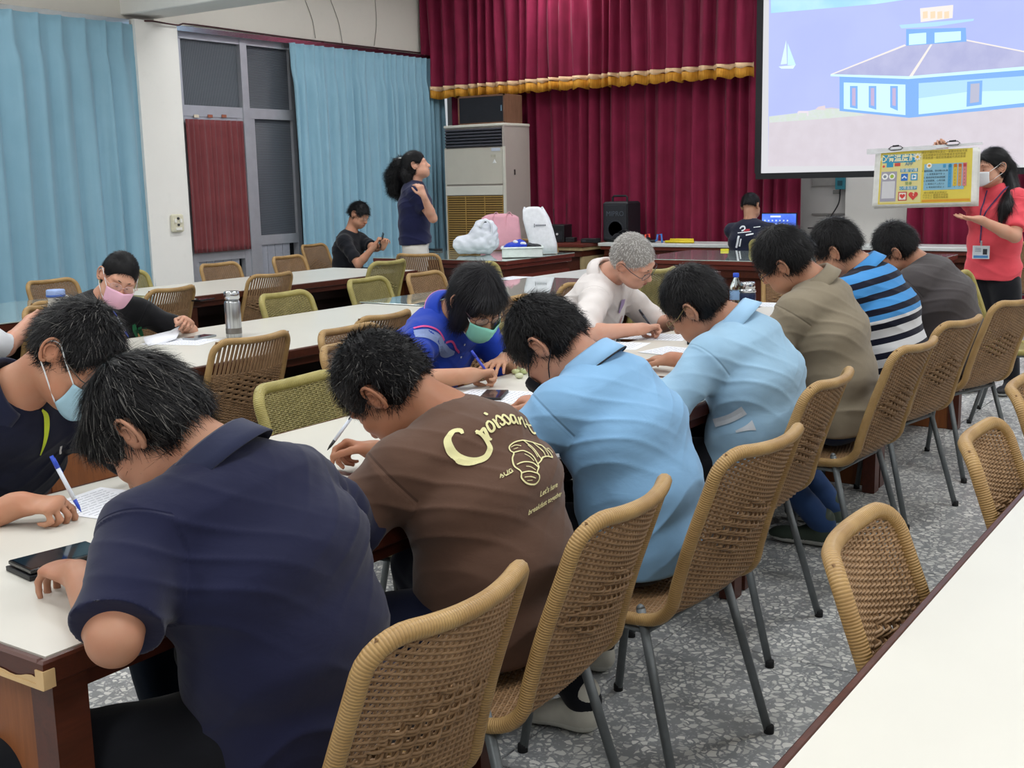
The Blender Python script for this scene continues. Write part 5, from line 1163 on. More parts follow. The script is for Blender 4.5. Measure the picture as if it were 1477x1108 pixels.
# white side stripes of the light blue polo
ps = Print(P5, onX(1060, 640, 3.3), (-.9, -.35, .1), 'side_stripe', plain('#d3d8de', .8)); ps.stroke([(1030, 612, 12), (1055, 602, 13), (1074, 590, 14)], 8); ps.done()
ps = Print(P5, onX(1060, 640, 3.3), (-.9, -.35, .1), 'side_stripe', plain('#d3d8de', .8)); ps.stroke([(1062, 622, 3), (1078, 616, 8), (1088, 612, 16)], 8); ps.done()
# green print on the black shirt of the woman with the pink mask
green = plain('#3f9c6a', .7); pg = Print(P11, onY(200, 470, 4.8), (-.35, -.93, 0), 'shirt_print', green)
for x0_, y0_, x1_, y1_ in ((180, 464, 190, 484), (190, 468, 198, 486), (198, 470, 206, 486)): pg.stroke([(x0_, y0_, 4), ((x0_+x1_)/2, (y0_+y1_)/2, 7), (x1_, y1_, 3)], 6)
pg.done()
# small chest print of the sitting young man, back print of the man at the laptop
pb = Print(P15, onX(1070, 335, 10.5), (-1, .0, 0), 'back_print', plain('#d8dbe0', .7), .004)
pb.stroke([(1061, 331, 2), (1063, 328, 2.5), (1067, 328, 2), (1068, 332, 2), (1064, 334, 2)], 2); pb.stroke([(1059, 337, 1.2), (1078, 335, 1.2)], 1); pb.stroke([(1080, 329, 1.2), (1088, 328, 1.2)], 1); pb.stroke([(1062, 341, 3), (1061, 350, 3), (1059, 358, 3)], 3); pb.stroke([(1072, 340, 2), (1082, 338, 2)], 2); pb.stroke([(1066, 345, 2), (1064, 356, 2)], 2); pb.done()
pb = Print(P15, onX(1070, 335, 10.5), (-1, .0, 0), 'back_lettering', plain('#d23340', .7), .005); pb.text('CARE', (1067.5, 333.5), (3.2, -.2), (-.2, -4.4), 1.0, .03); pb.done()
# royal blue polo: light band and pink piping on the sleeve and chest
lg = plain('#8ea0cf', .85); pk = plain('#e0569c', .8)
for nm, mt, st_ in (('sleeve_band', lg, [[(584, 491, 12), (603, 492, 14), (622, 500, 15), (628, 512, 13)], [(630, 506, 14), (642, 510, 12), (655, 509, 4)]]), ('pink_piping', pk, [[(585, 482, 2.6), (600, 480, 3), (618, 485, 3), (630, 497, 3)], [(634, 499, 2.5), (645, 496, 3), (656, 504, 3), (664, 507, 2.5)]])):
    q = Print(P9, onY(620, 500, 2.68), (-.5, -.8, .3), nm, mt, .0022 if mt is lg else .0032)
    for s_ in st_: q.stroke(s_, 3)
    q.done()
q = Print(P9, onY(665, 500, 2.62), (-.3, -.9, .1), 'button', plain('#e8ecf4', .4), .003)
for x_, y_ in ((667, 497), (669, 515)): q.stroke([(x_-1.2, y_, 2.4), (x_, y_, 3), (x_+1.2, y_, 2.4)], 3)
q.done()
# lime trim and white studs on the navy polo at the left
lime = plain('#cfe23a', .7); q = Print(P2, onY(68, 640, 2.45), (-.3, -.9, .2), 'lime_trim', lime, .003); q.stroke([(58, 592, 3), (66, 602, 9), (68, 628, 7), (65, 655, 2)], 5); q.stroke([(-6, 580, 2.5), (12, 566, 2.5)], 2); q.done()
q = Print(P2, onY(96, 645, 2.45), (-.3, -.9, .2), 'zip_pull', m['white'], .004); q.stroke([(95, 641, 4), (97, 647, 4), (99, 652, 4)], 4); q.done()
mask(P2, '#a9cfe0'); glasses(P2, '#4a4038')
mask(P4, '#1c1c22', strap='#1c1c22'); mask(P9, '#8fd8c6'); glasses(P9, '#4a2f38')
mask(P11, '#eab9cf'); glasses(P11, '#c9a9a4'); mask(P16, '#e6e9ec')
glasses(P5, '#8f7a55', metal=True); glasses(P6, '#2c2c34'); glasses(P7, '#26262c'); glasses(P8, '#26262c'); glasses(P10, '#3c3a42'); glasses(P13, '#3a3030')
watch(P9, -1)
for J, cc in ((P4, '#12141c'), (P9, '#e08abf')):
    e_ = J['collar_edge']; band(J, [tuple(p) for p in e_], .0022, cc, 'collar_piping')
# pocket pen, badge and trim of the white shirt
b = MB(); p0, p1 = onY(905, 433, 2.52), onY(903, 462, 2.55)
q = Print(P10, onY(905, 445, 2.6), (-.1, -1, 0), 'pocket_cloth', plain('#b9a3cf', .8), .006); q.stroke([(902, 432, 8), (903, 440, 8), (901, 452, 3)], 6); q.done()
q = Print(P10, onY(905, 445, 2.6), (-.1, -1, 0), 'pocket_edge', plain('#b8384c', .7), .005); q.stroke([(905, 470, 1.5), (908, 460, 1.6), (910, 456, 1.2)], 2); q.done()
# lanyard and name badge of the presenter
q = Print(P16, onX(1425, 320, X16-.1), (-1, .2, 0), 'lanyard', plain('#3a2d5a', .6), .006); q.stroke([(1452, 268, 2.2), (1440, 285, 2.2), (1424, 310, 2.2), (1418, 328, 2), (1417, 350, 2)], 2); q.stroke([(1423, 275, 2), (1419, 300, 2), (1418, 328, 2)], 2); q.done()
bc = onX(1415, 364, X16-.17); bd = thing('name_badge', 'clear name badge hanging from the lanyard of the presenter', 'badge', tuple(bc))
MB().box((-.003, -.052, -.042), (.003, .052, .042), bev=.001).build('holder', plain('#d5dde4', .2), bd); MB().box((-.005, -.044, -.036), (-.003, .044, -.020)).build('strip', plain('#4a86bd', .5), bd); MB().box((-.0052, -.038, -.014), (-.0032, -.012, .022)).build('photo', plain('#2c3038', .5), bd)
for k in range(3): MB().box((-.0052, .0, .004+k*.010), (-.0034, .036, .008+k*.010)).build('line', plain('#8a97a8', .6), bd)
MB().box((-.004, -.006, .042), (.004, .006, .075)).build('clip', m['chrome'], bd)
# ponytail and hair of the women
def tail(J, path, radii, n, L, flow, w=.003, curl=0, jit=.2, name='ponytail', res=.008):
    P_ = [np.array(p, float) for p in path]; lo = np.min(P_, 0)-.15; hi = np.max(P_, 0)+.15; K = Field(lo, hi, res)
    for i in range(len(P_)-1): K.cone(P_[i], P_[i+1], radii[i], radii[i+1], .02)
    V, Q = surface(K); V = smooth_v(V, Q, 1); N = vnormals(V, Q); V = V+N*(.004*wob(V, 60, 4)+.004*wob(V, 120, 9)*(1 if curl else .2))[:, None]
    sV, sQ, sT = strands(V, N, P_[0], J['f'], J['u'], n, L, .35 if curl else .05, np.random.default_rng(5), 'dir', w, curl=curl, jit=jit, dirv=flow)
    put_obj(name, np_mesh(name, np.concatenate([V, sV]), np.concatenate([Q, sQ+len(V)]), {'tone': np.concatenate([np.full(len(V), .05), sT])}, [J['hm']]), J['root'])
xt = X14+.0
tail(P14, [onX(590, 235, xt), onX(577, 239, xt), onX(570, 254, xt), onX(571, 272, xt), onX(579, 288, xt)], [.040, .065, .082, .070, .02], 2500, .07, (-.2, .3, -1), curl=.010, jit=.6)
tail(P14, [onX(590, 236, xt-.03), onX(588, 252, xt-.06), onX(590, 266, xt-.08)], [.05, .055, .025], 900, .06, (-.1, .2, -1), curl=.006, name='side_hair')
b = MB(); c_ = onX(577, 233, xt-.03); b.tube([c_+A3(0, .03*math.cos(a), .03*math.sin(a)) for a in np.linspace(0, 6.28, 15)[:-1]], .006, 6, closed=True); b.build('hair_tie', m['white'], P14['root'], smooth=True)
tail(P16, [P16['P'](0, -.08, .03), P16['P'](.0, -.115, -.03), onX(1459, 278, X16-.05), onX(1450, 300, X16-.17), onX(1442, 318, X16-.21)], [.05, .055, .05, .040, .010], 1500, .10, (-.1, -.1, -1), jit=.08)
tail(P11, [P11['P'](0, -.10, .02), P11['P'](0, -.125, .01)], [.03, .035], 500, .03, (0, 1, 0), name='hair_bun', res=.006)

# ------------------------------------------------------------------ things held and lying on the tables
def slab(name, label, cat, quad, z, th, mat, parts=(), group=None, lift=0, bev=.0012):
    """flat thing lying at height z; quad = four measured corners"""
    q = [onZ(x, y, z) for x, y in quad]; c = sum(q)/4; ex = nrm((q[1]-q[0])+(q[2]-q[3])); lx = (np.linalg.norm(q[1]-q[0])+np.linalg.norm(q[2]-q[3]))/2; ly = (np.linalg.norm(q[3]-q[0])+np.linalg.norm(q[2]-q[1]))/2
    rz = math.atan2(ex[1], ex[0]); t = thing(name, label, cat, (c[0], c[1], z+lift), rz, group)
    MB().box((-lx/2, -ly/2, 0), (lx/2, ly/2, th), bev=bev if th > .003 else 0).build('body' if th > .004 else 'sheet', mat, t)
    return t, lx, ly
def slabc(name, label, cat, c, lx, ly, rz, z, th, mat, group=None):
    t = thing(name, label, cat, (c[0], c[1], z), math.radians(rz), group)
    MB().box((-lx/2, -ly/2, 0), (lx/2, ly/2, th), bev=.0012 if th > .004 else 0).build('body' if th > .004 else 'sheet', mat, t); return t
def printed(t, lx, ly, th, rows=12, seed=0):
    rg = random.Random(seed); b = MB()
    for k in range(rows):
        y = ly/2-.02-k*(ly-.04)/rows; x = -lx/2+.015
        while x < lx/2-.03:
            w = rg.uniform(.01, .035); b.box((x, y-.0016, th), (min(lx/2-.015, x+w), y, th+.0002)); x += w+.005
    b.build('printed_lines', m['darktext'], t)['kind'] = 'stuff'
def sheet(label, px, rz, seed, z=.7505, lx=.21, ly=.297, rows=16, group='printed sheets on the main table'):
    c = onZ(px[0], px[1], z); t = slabc('paper_sheet', label, 'paper', c, lx, ly, rz, z, .0008, m['paper'], group); printed(t, lx, ly, .0008, rows, seed); return t
sheet('printed sheet under the pen of the masked man at the left edge', (170, 728), 10, 1)
sheet('printed sheet in front of the man in the brown shirt', (512, 716), 5, 2)
sheet('printed sheet under the pen of the royal blue shirt', (722, 572), 12, 3)
sheet('printed sheet by the right hand of the light blue shirt, upper one', (985, 508), -8, 5, z=.7515)
sheet('printed sheet under the forearm of the white haired man', (945, 486), 12, 6)
sheet('printed sheet beside the papers of the white haired man, near the man with glasses', (880, 498), 10, 7, z=.7502)
sheet('white sheet at the main table edge below the light blue elbow', (985, 566), 4, 4)
sheet('white sheet in front of the khaki polo', (1120, 440), 5, 8)
sheet('loose white sheet on the short table, left one', (715, 408), 3, 21, lx=.3, ly=.42)
sheet('loose white sheet on the short table, right one', (760, 402), 3, 22, lx=.3, ly=.42)
sheet('sheet lying under the raised paper of the woman with the pink mask', (262, 493), 20, 9)
# papers held up by the woman in the pink mask
hp = thing('held_paper', 'white paper lifted by the woman in the pink mask', 'paper', tuple(onY(238, 478, 4.36))); o0 = onY(238, 478, 4.36)
Pq = [[(np.array(a)*(1-t)+np.array(b_)*t) for t in np.linspace(0, 1, 6)] for a, b_ in ((onY(205, 490, 4.42), onY(232, 499, 4.20)), (onY(225, 484, 4.44), onY(240, 490, 4.24)), (onY(248, 478, 4.46), onY(252, 484, 4.30)), (onY(262, 470, 4.48), onY(258, 482, 4.36)))]
Pq = [[onY(a, b_, yy) for a, b_, yy in row] for row in ([(207, 487, 4.44), (209, 494, 4.36), (214, 499, 4.28)], [(225, 482, 4.46), (230, 488, 4.38), (236, 495, 4.30)], [(246, 477, 4.48), (250, 482, 4.40), (254, 489, 4.32)], [(264, 468, 4.50), (260, 476, 4.42), (256, 485, 4.34)])]
MB().grid([[tuple(p-o0) for p in r_] for r_ in Pq]).build('sheet', m['paper'], hp, smooth=True, solid=.001)
# pens
def pen(J, s_, label, col='#2f4fc4', body='#dfe6f2', ln=.135, dirv=None, at=None):
    h = J['hands'][s_]; tip = h['w']+h['d']*.115+h['n']*.030+h['s']*.030
    d_ = nrm(dirv) if dirv is not None else nrm(-h['d']*.45-h['n']*1.0+h['s']*.15)
    if at is not None: tip = np.array(at)
    t = thing('ballpoint_pen', label, 'pen', tuple(tip), world=True, group=None)
    b = MB(); b.tube([tip, tip+d_*.012, tip+d_*.03], [.0008, .0035, .0045], 10); b.build('tip', plain(col, .3), t, smooth=True)
    b = MB(); b.tube([tip+d_*.03, tip+d_*(ln-.03)], .0047, 10); b.build('barrel', plain(body, .3), t, smooth=True)
    b = MB(); b.tube([tip+d_*(ln-.03), tip+d_*ln], [.0049, .0042], 10); b.build('cap', plain(col, .3), t, smooth=True)
    b = MB(); b.tube([tip+d_*(ln-.008)+h['s']*.007, tip+d_*(ln-.045)+h['s']*.007], .0013, 6); b.build('clip', plain(col, .3), t, smooth=True); return t
pen(P2, 1, 'blue and white ballpoint pen in the hand of the masked man at the left edge')
pen(P3, 1, 'white and black ballpoint pen held by the man in the brown shirt', col='#1e1e22')
pen(P9, 1, 'thick blue pen held by the writer in royal blue', col='#3a4cc0', body='#3a4cc0')
pen(P11, 1, 'blue and white pen held by the woman in the pink mask')
pen(P10, 1, 'dark pen in the hand of the white haired man', col='#22242c', body='#33363f')
# phones
t, lx, ly = slab('phone', 'black phone lying on its black case near the table corner', 'phone', [(22, 828), (54, 842), (150, 806), (112, 790)], .75, .010, m['black'])
t.rotation_euler.z += 0
MB().box((-lx/2+.004, -ly/2+.004, .0118), (lx/2-.002, ly/2-.002, .021), bev=.002).build('handset', m['blackgloss'], t); MB().box((-lx/2+.010, -ly/2+.009, .0211), (lx/2-.008, ly/2-.008, .0214)).build('screen', plain('#1b2b33', .06), t)
t = slabc('phone', 'dark phone lying behind the brown shirt shoulder', 'phone', onZ(712, 572, .75), .15, .075, 25, .7505, .009, m['black']); MB().box((-.07, -.033, .009), (.07, .033, .0094)).build('screen', plain('#2b3038', .06), t)
t = slabc('phone', 'grey phone in front of the woman with the pink mask', 'phone', onZ(288, 488, .75), .15, .075, 8, .7505, .009, plain('#9aa0a6', .3)); MB().box((-.07, -.033, .009), (.07, .033, .0094)).build('screen', plain('#3b4048', .06), t)
t = slabc('phone', 'black phone on the near left end of the white table by the boards', 'phone', onZ(292, 431, .76), .15, .08, 12, .7505, .009, m['black']); MB().box((-.07, -.033, .009), (.07, .033, .0094)).build('screen', plain('#20262a', .06), t)
t = slabc('phone', 'black phone on the desk beside the standing woman', 'phone', onZ(628, 361, .76), .15, .10, 60, .7565, .022, m['black']); MB().box((-.07, -.04, .022), (.07, .04, .0224)).build('screen', m['blackgloss'], t)
t = slabc('spectacle_case', 'black case lying in front of the light blue shirted man with glasses', 'case', onZ(1006, 494, .75), .16, .06, 15, .7505, .025, m['black']); MB().box((-.078, -.031, .012), (.078, .031, .0135)).build('seam', plain('#3a3a3e', .5), t)
def held_phone(J, label, at, col='#1a1c20'):
    h = J['hands'][at[0]]; c = h['w']+h['d']*.07+h['n']*.03; t = thing('phone', label, 'phone', tuple(c), world=True); u_ = nrm(h['d']*.8+np.array([0, 0, .6])); s_ = nrm(np.cross(u_, h['n'])); n_ = np.cross(u_, s_)
    R_ = Matrix([list(s_), list(u_), list(n_)]).transposed(); MB().box(tuple(c-A3(.037, .075, .004)), tuple(c+A3(.037, .075, .004)), R_, tuple(c), bev=0).build('body', plain(col, .4), t); MB().box(tuple(c-A3(.034, .072, .0045)), tuple(c+A3(.034, .072, .0046)), R_, tuple(c)).build('screen', m['blackgloss'], t); return t
held_phone(P13, 'black phone held up by the sitting young man', (1,)); held_phone(P6, 'phone with green case held by the man in khaki', (1,), '#3f5a4c')
# bottles
def thermos():
    p = onZ(338, 487, .75); t = thing('thermos_flask', 'brushed steel thermos with a lid on the white table', 'flask', (p[0], p[1], .75)); r = .037
    st = NT('brushed_steel'); f_ = st.noise(st.coord('Object', (90, 90, 1)), 3, 2); st.base(st.ramp(f_, [(.3, S('#8d8f92')), (.7, S('#c9cbcd'))])); st = st.set(.28, 1, .5)
    MB().lathe([(r-.004, 0), (r, .006), (r, .165), (r-.003, .172), (r-.008, .176)], sides=28).build('body', st, t, smooth=True)
    MB().lathe([(r-.006, .176), (r-.006, .182), (r-.001, .184), (r-.001, .214), (r-.005, .219), (.005, .221)], sides=28).build('lid', m['chrome'], t, smooth=True)
    MB().lathe([(r+.0006, .02), (r+.0008, .022), (r+.0008, .045), (r+.0006, .047)], sides=28).build('tinted_band', plain('#77736f', .3, .7), t, smooth=True)
thermos()
def bottle():
    p = onZ(1061, 452, .75); t = thing('water_bottle', 'clear water bottle with a blue cap behind the light blue shirt', 'bottle', (p[0], p[1], .75)); g = m['glass']
    MB().lathe([(.028, 0), (.031, .006), (.031, .05), (.029, .06), (.031, .07), (.031, .13), (.026, .155), (.013, .178), (.013, .19)], sides=22).build('body', g, t, smooth=True)
    MB().lathe([(.0145, .186), (.0155, .188), (.0155, .206), (.013, .208)], sides=18).build('cap', plain('#2c53cc', .4), t, smooth=True); MB().lathe([(.0316, .072), (.0318, .073), (.0318, .118), (.0316, .119)], sides=22).build('wrapper', plain('#8fb4de', .4), t, smooth=True)
    p = onZ(1078, 456, .75); t = thing('vacuum_mug', 'dark navy vacuum mug with a chrome lid beside the water bottle', 'mug', (p[0], p[1], .75)); nv = plain('#1c2a4a', .3)
    MB().lathe([(.036, 0), (.040, .005), (.041, .11), (.038, .12)], sides=26).build('body', nv, t, smooth=True); MB().lathe([(.038, .12), (.042, .122), (.042, .132), (.036, .136), (.035, .14), (.037, .143), (.037, .168), (.033, .173), (.005, .174)], sides=26).build('lid', m['chrome'], t, smooth=True)
    b = MB(); [b.lathe([(.009, 0), (.009, .002)], (.0415*math.cos(a), .0415*math.sin(a), z_), 10, Matrix.Rotation(math.pi/2, 3, 'Y') @ Matrix.Rotation(0, 3, 'Z')) for a, z_ in ((3.3, .06), (3.9, .035), (3.6, .085))]; b.build('flower_print', plain('#b98f7a', .5), t)
bottle()
for k, (x_, y_) in enumerate(((744, 538), (750, 533), (756, 538), (749, 544))):
    p = onZ(x_, y_, .755); b = MB(); b.lathe([(.004, -.004), (.014, .0), (.017, .006), (.013, .013), (.004, .015)], (0, 0, 0), 9); o = b.build('wrapped_candy', plain(['#c9cf9a', '#d8d6a8', '#b9c48a', '#cfd2b0'][k], .25), smooth=True); o.location = (p[0], p[1], .7545)
    tag(o, ['wrapped yellow-green candy nearest the blue pen', 'wrapped candy at the back of the small pile', 'wrapped candy at the right of the small pile', 'wrapped candy at the front of the small pile'][k], 'candy', 'wrapped candies beside the blue pen')
# cup with blue lid
pc = onZ(84, 466, .757); t = thing('lidded_cup', 'white cloth-wrapped cup with a pale blue lid at the left', 'cup', (pc[0], pc[1], .757))
MB().lathe([(.034, 0), (.038, .01), (.042, .10), (.040, .125), (.045, .14)], sides=24).build('cup', plain('#efece4', .5), t, smooth=True)
MB().lathe([(.046, .138), (.048, .142), (.048, .172), (.044, .178), (.004, .180)], sides=24).build('lid', plain('#9fb6e6', .4), t, smooth=True); MB().lathe([(.0485, .140), (.0492, .142), (.0492, .150), (.0485, .152)], sides=24).build('lid_band', plain('#4d6fc0', .4), t, smooth=True)
K = Field((-.1, -.1, -.01), (.1, .1, .16), .006); K.ell((0, 0, .06), (.055, .055, .07), np.eye(3), .02); K.ell((.035, -.02, .115), (.03, .03, .035), np.eye(3), .02); K.half((0, 0, .003), (0, 0, -1), (-.1,)*3, (.1,)*3)
V, Q = surface(K); V = smooth_v(V, Q, 1); N = vnormals(V, Q); V = V+N*(.005*wob(V, 90, 3))[:, None]; put_obj('cloth_wrap', np_mesh('cloth_wrap', V, Q, mats=[fabric('#e4dfd2')]), t)

# ------------------------------------------------------------------ desk with bags
DZ = .762
def blob_bag(name, label, cat, base, h, w, d_, rz, col, prims, extra=None, rough=.55, k0=3, amp=.014, alpha=1):
    t = thing(name, label, cat, (base[0], base[1], DZ), rz); K = Field((-.35, -.35, -.02), (.35, .35, .50), .009)
    for c, r in prims: K.ell(c, r, np.eye(3), .05)
    K.half((0, 0, .004), (0, 0, -1), (-.4,)*3, (.4,)*3); V, Q = surface(K); V = smooth_v(V, Q, 1); N = vnormals(V, Q)
    V = V+N*(amp*(np.abs(wob(V, 30, k0))*2-.5)+amp*.5*wob(V, 75, k0+5))[:, None]
    put_obj('bag', np_mesh('bag', V, Q, mats=[plain(col, rough, 0, .4, .03, alpha=alpha) if alpha < 1 else plain(col, rough, 0, .4, .03)]), t); return t
b1 = onZ(692, 368, DZ)+A3(.12, .1, 0)
t = blob_bag('plastic_bag', 'crumpled translucent white plastic bag on the desk, left of the basket', 'bag', b1, .3, .3, .2, -.95, '#dfe3ec', [((.03, 0, .11), (.16, .12, .12)), ((.06, 0, .20), (.13, .09, .11)), ((-.10, 0, .09), (.15, .10, .09)), ((.02, .0, .27), (.05, .04, .06)), ((.11, 0, .26), (.045, .04, .05))])
b = MB(); b.tube(spline([(.02, -.09, .25), (.07, -.1, .33), (.13, -.08, .27), (.12, -.09, .17)], 14), .006, 6, flat=2.2); b.build('handle', plain('#e8ebf2', .5), t, smooth=True); MB().box((.05, -.102, .30), (.085, -.098, .312)).build('label', plain('#30343c', .6), t)
b2 = onZ(722, 362, DZ)+A3(.18, .12, 0)
t = thing('tote_bag', 'pink tote bag standing between the two white bags', 'bag', (b2[0], b2[1], DZ), -.95); Y_ = []
for z_, w_, d2 in ((0, .20, .09), (.06, .21, .10), (.18, .20, .08), (.30, .19, .04), (.34, .185, .03)): Y_.append([(w_*math.copysign(abs(math.cos(a))**.5, math.cos(a)), d2*math.copysign(abs(math.sin(a))**.7, math.sin(a))+.008*math.sin(a*5+z_*20), z_-.02*math.cos(a*2)*(z_ > .25)) for a in np.linspace(0, 2*math.pi, 41)])
MB().grid(Y_).build('bag', fabric('#d9a0ad', .8), t, smooth=True, solid=.004)
for s_ in (-.05, .08):
    b = MB(); b.tube(spline([(s_-.03, -.065, .20), (s_-.02, -.045, .34), (s_+.01, -.03, .375), (s_+.04, -.03, .34)], 14), .010, 6, flat=.25); b.build('strap', fabric('#e7b0bb', .8), t, smooth=True)
b3 = onZ(762, 368, DZ)+A3(.20, -.0, 0)
t = thing('paper_carrier', 'tall white carrier bag with small print on the desk, right of the pink tote', 'bag', (b3[0], b3[1], DZ), -1.0); Y_ = []
for z_, w_, d2, sh_ in ((0, .125, .06, .04), (.1, .13, .065, .03), (.22, .13, .055, .0), (.33, .125, .04, -.03), (.40, .105, .025, -.05), (.43, .09, .02, -.055)): Y_.append([(sh_+w_*math.copysign(abs(math.cos(a))**.4, math.cos(a)), d2*math.copysign(abs(math.sin(a))**.7, math.sin(a))+.006*math.sin(a*4+z_*25), z_+.012*math.sin(a*3)*(z_ > .3)) for a in np.linspace(0, 2*math.pi, 41)])
MB().grid(Y_).build('bag', plain('#e9ebf0', .5), t, smooth=True, solid=.002)
Mx = Matrix.Rotation(math.pi/2, 4, 'X'); [MB().box((-.035+.014*k_, -.066, .262), (-.026+.014*k_, -.062, .276)).build('printed_glyph', plain('#5a5f6c', .6), t) for k_ in range(7)]; MB().box((-.05, -.066, .25), (-.044, -.062, .285)).build('printed_mark', plain('#3a3f4c', .6), t)
bk = onZ(742, 371, DZ)+A3(.10, -.02, 0); t = thing('plastic_basket', 'white plastic basket full of blue and black cloth on the desk', 'basket', (bk[0], bk[1], DZ), -.98)
wp = plain('#e3ece9', .4); h_ = .085; a_, c_ = .185, .12
for (lo, hi) in (((-a_, -c_, 0), (a_, -c_+.005, h_)), ((-a_, c_-.005, 0), (a_, c_, h_)), ((-a_, -c_, 0), (-a_+.005, c_, h_)), ((a_-.005, -c_, 0), (a_, c_, h_))): MB().box(lo, hi).build('wall', wp, t)
MB().box((-a_, -c_, 0), (a_, c_, .004)).build('bottom', wp, t); b = MB(); b.tube([(-a_-.006, -c_-.006, h_), (a_+.006, -c_-.006, h_), (a_+.006, c_+.006, h_), (-a_-.006, c_+.006, h_)], .008, 8, closed=True); b.build('rim', wp, t)
for k in range(5): MB().box((-a_+.02+k*.075, -c_-.003, 0), (-a_+.026+k*.075, -c_, h_)).build('rib', wp, t)
for nm, lb, cl, prims, sd_ in (('folded_cloth', 'royal blue cloth heaped in the white basket', '#2440b8', [((-.09, 0, .09), (.08, .09, .04)), ((-.03, .02, .12), (.06, .06, .035)), ((.0, -.03, .10), (.05, .05, .03))], 2), ('folded_cloth', 'black cloth lying at the right side of the basket', '#15171d', [((.10, 0, .085), (.075, .09, .028)), ((.05, .03, .10), (.05, .05, .025))], 6), ('folded_cloth', 'small white cloth on top of the blue one in the basket', '#e4e8f2', [((-.06, -.02, .13), (.025, .03, .022)), ((.01, -.05, .115), (.025, .02, .018))], 9)):
    K = Field((-.25, -.2, 0), (.25, .2, .22), .007)
    for c, r in prims: K.ell(c, r, np.eye(3), .02)
    V, Q = surface(K); N = vnormals(V, Q); V = V+N*(.009*wob(V, 80, sd_))[:, None]; o = put_obj(nm, np_mesh(nm, V, Q, mats=[fabric(cl)]), None); o.location = (bk[0], bk[1], DZ); o.rotation_euler = (0, 0, -.98); tag(o, lb, 'cloth')

# ------------------------------------------------------------------ stage end: amplifier, loudspeaker, sports things, laptop
def dz(px, py, z=.765): return onZ(px, py, z)
p = dz(794, 349); t = thing('amplifier', 'black amplifier with bright knobs on the blond cabinet', 'amplifier', (p[0], p[1], .762), -1.35)
MB().box((-.17, -.02, .0), (.17, .25, .19), bev=.006).build('case', m['black'], t); MB().box((-.15, -.024, .03), (.15, -.02, .12)).build('front', plain('#24262c', .4), t)
for k in range(5): MB().lathe([(.012, 0), (.012, .012)], (-.11+k*.05, -.024, .09-.02*(k % 2)), 10, Matrix.Rotation(math.pi/2, 3, 'X')).build('knob', plain('#e8e8ea', .3), t)
b = MB(); b.tube([(.12, .2, .18), (.13, .2, .42)], .003, 6); b.build('antenna', m['black'], t); b = MB(); b.tube([(-.02, .2, .18), (-.03, .2, .36)], .003, 6); b.build('antenna', m['black'], t)
p = dz(822, 349); t = thing('receiver_box', 'small black receiver with an antenna right of the amplifier', 'receiver', (p[0], p[1], .762), -1.3); MB().box((-.05, 0, 0), (.05, .12, .05), bev=.004).build('case', m['black'], t); b = MB(); b.tube([(.0, .06, .05), (.0, .06, .17)], .003, 6); b.build('antenna', m['black'], t)
p = dz(850, 350); t = thing('charger_box', 'small black charger on the desk beside the loudspeaker', 'charger', (p[0], p[1], .762), -1.4); MB().box((-.10, 0, 0), (.08, .14, .045), bev=.004).build('case', m['black'], t); MB().box((-.08, -.002, .012), (-.04, 0, .03)).build('panel', plain('#3a3c44', .4), t)
p = dz(888, 343, .765); t = thing('portable_loudspeaker', 'black portable loudspeaker with a carrying handle in front of the stage curtain', 'loudspeaker', (11.3, onX(888, 320, 11.3)[1], .76), 0); wS = .155; hS = onX(888, 291, 11.3)[2]-.76
blk = plain('#191b20', .5); MB().box((-.0, -wS, .0), (.28, wS, hS), bev=.02).build('cabinet', blk, t)
gm = NT('speaker_grille'); v_ = gm.node('ShaderNodeTexVoronoi'); v_.inputs['Scale'].default_value = 160; gm.L(gm.coord('Object'), v_.inputs['Vector']); gm.base(gm.ramp(v_.outputs['Distance'], [(.2, S('#0c0d10')), (.5, S('#2a2c32'))])); gm = gm.set(.6)
MB().box((-.008, -wS+.02, .03), (.0, wS-.02, hS-.03), bev=.003).build('grille', gm, t)
b = MB(); b.tube([(.1, -.09, hS-.005), (.1, -.09, hS+.045), (.1, -.075, hS+.06), (.1, .075, hS+.06), (.1, .09, hS+.045), (.1, .09, hS-.005)], .012, 8); b.build('handle', blk, t)
text_obj('lettering', 'MIPRO', .075, frame_mtx((-.016, 0, hS*.70), (0, -1, 0), (0, 0, 1)), plain('#565b66', .5), t)
MB().lathe([(.10, 0), (.10, .003), (.085, .003), (.085, 0)], (-.011, 0, hS*.32), 24, Matrix.Rotation(math.pi/2, 3, 'Y')).build('cone_ring', plain('#2c2f36', .5), t)
p = dz(945, 344); t = thing('gear_bag', 'flat black bag lying on the dark red desk behind the white haired man', 'bag', (11.35, p[1], .762), -1.5); K = Field((-.3, -.15, -.01), (.3, .15, .18), .009); K.ell((0, 0, .04), (.22, .10, .05), np.eye(3), .03); K.ell((-.08, 0, .07), (.10, .07, .045), np.eye(3), .03); K.half((0, 0, .003), (0, 0, -1), (-.4,)*3, (.4,)*3); V, Q = surface(K); N = vnormals(V, Q); V = V+N*(.006*wob(V, 40, 3))[:, None]; put_obj('bag', np_mesh('bag', V, Q, mats=[fabric('#17181d')]), t); b = MB(); b.tube(spline([(-.1, -.05, .10), (0, -.09, .13), (.12, -.04, .08)], 12), .007, 6); b.build('strap', m['black'], t, smooth=True)
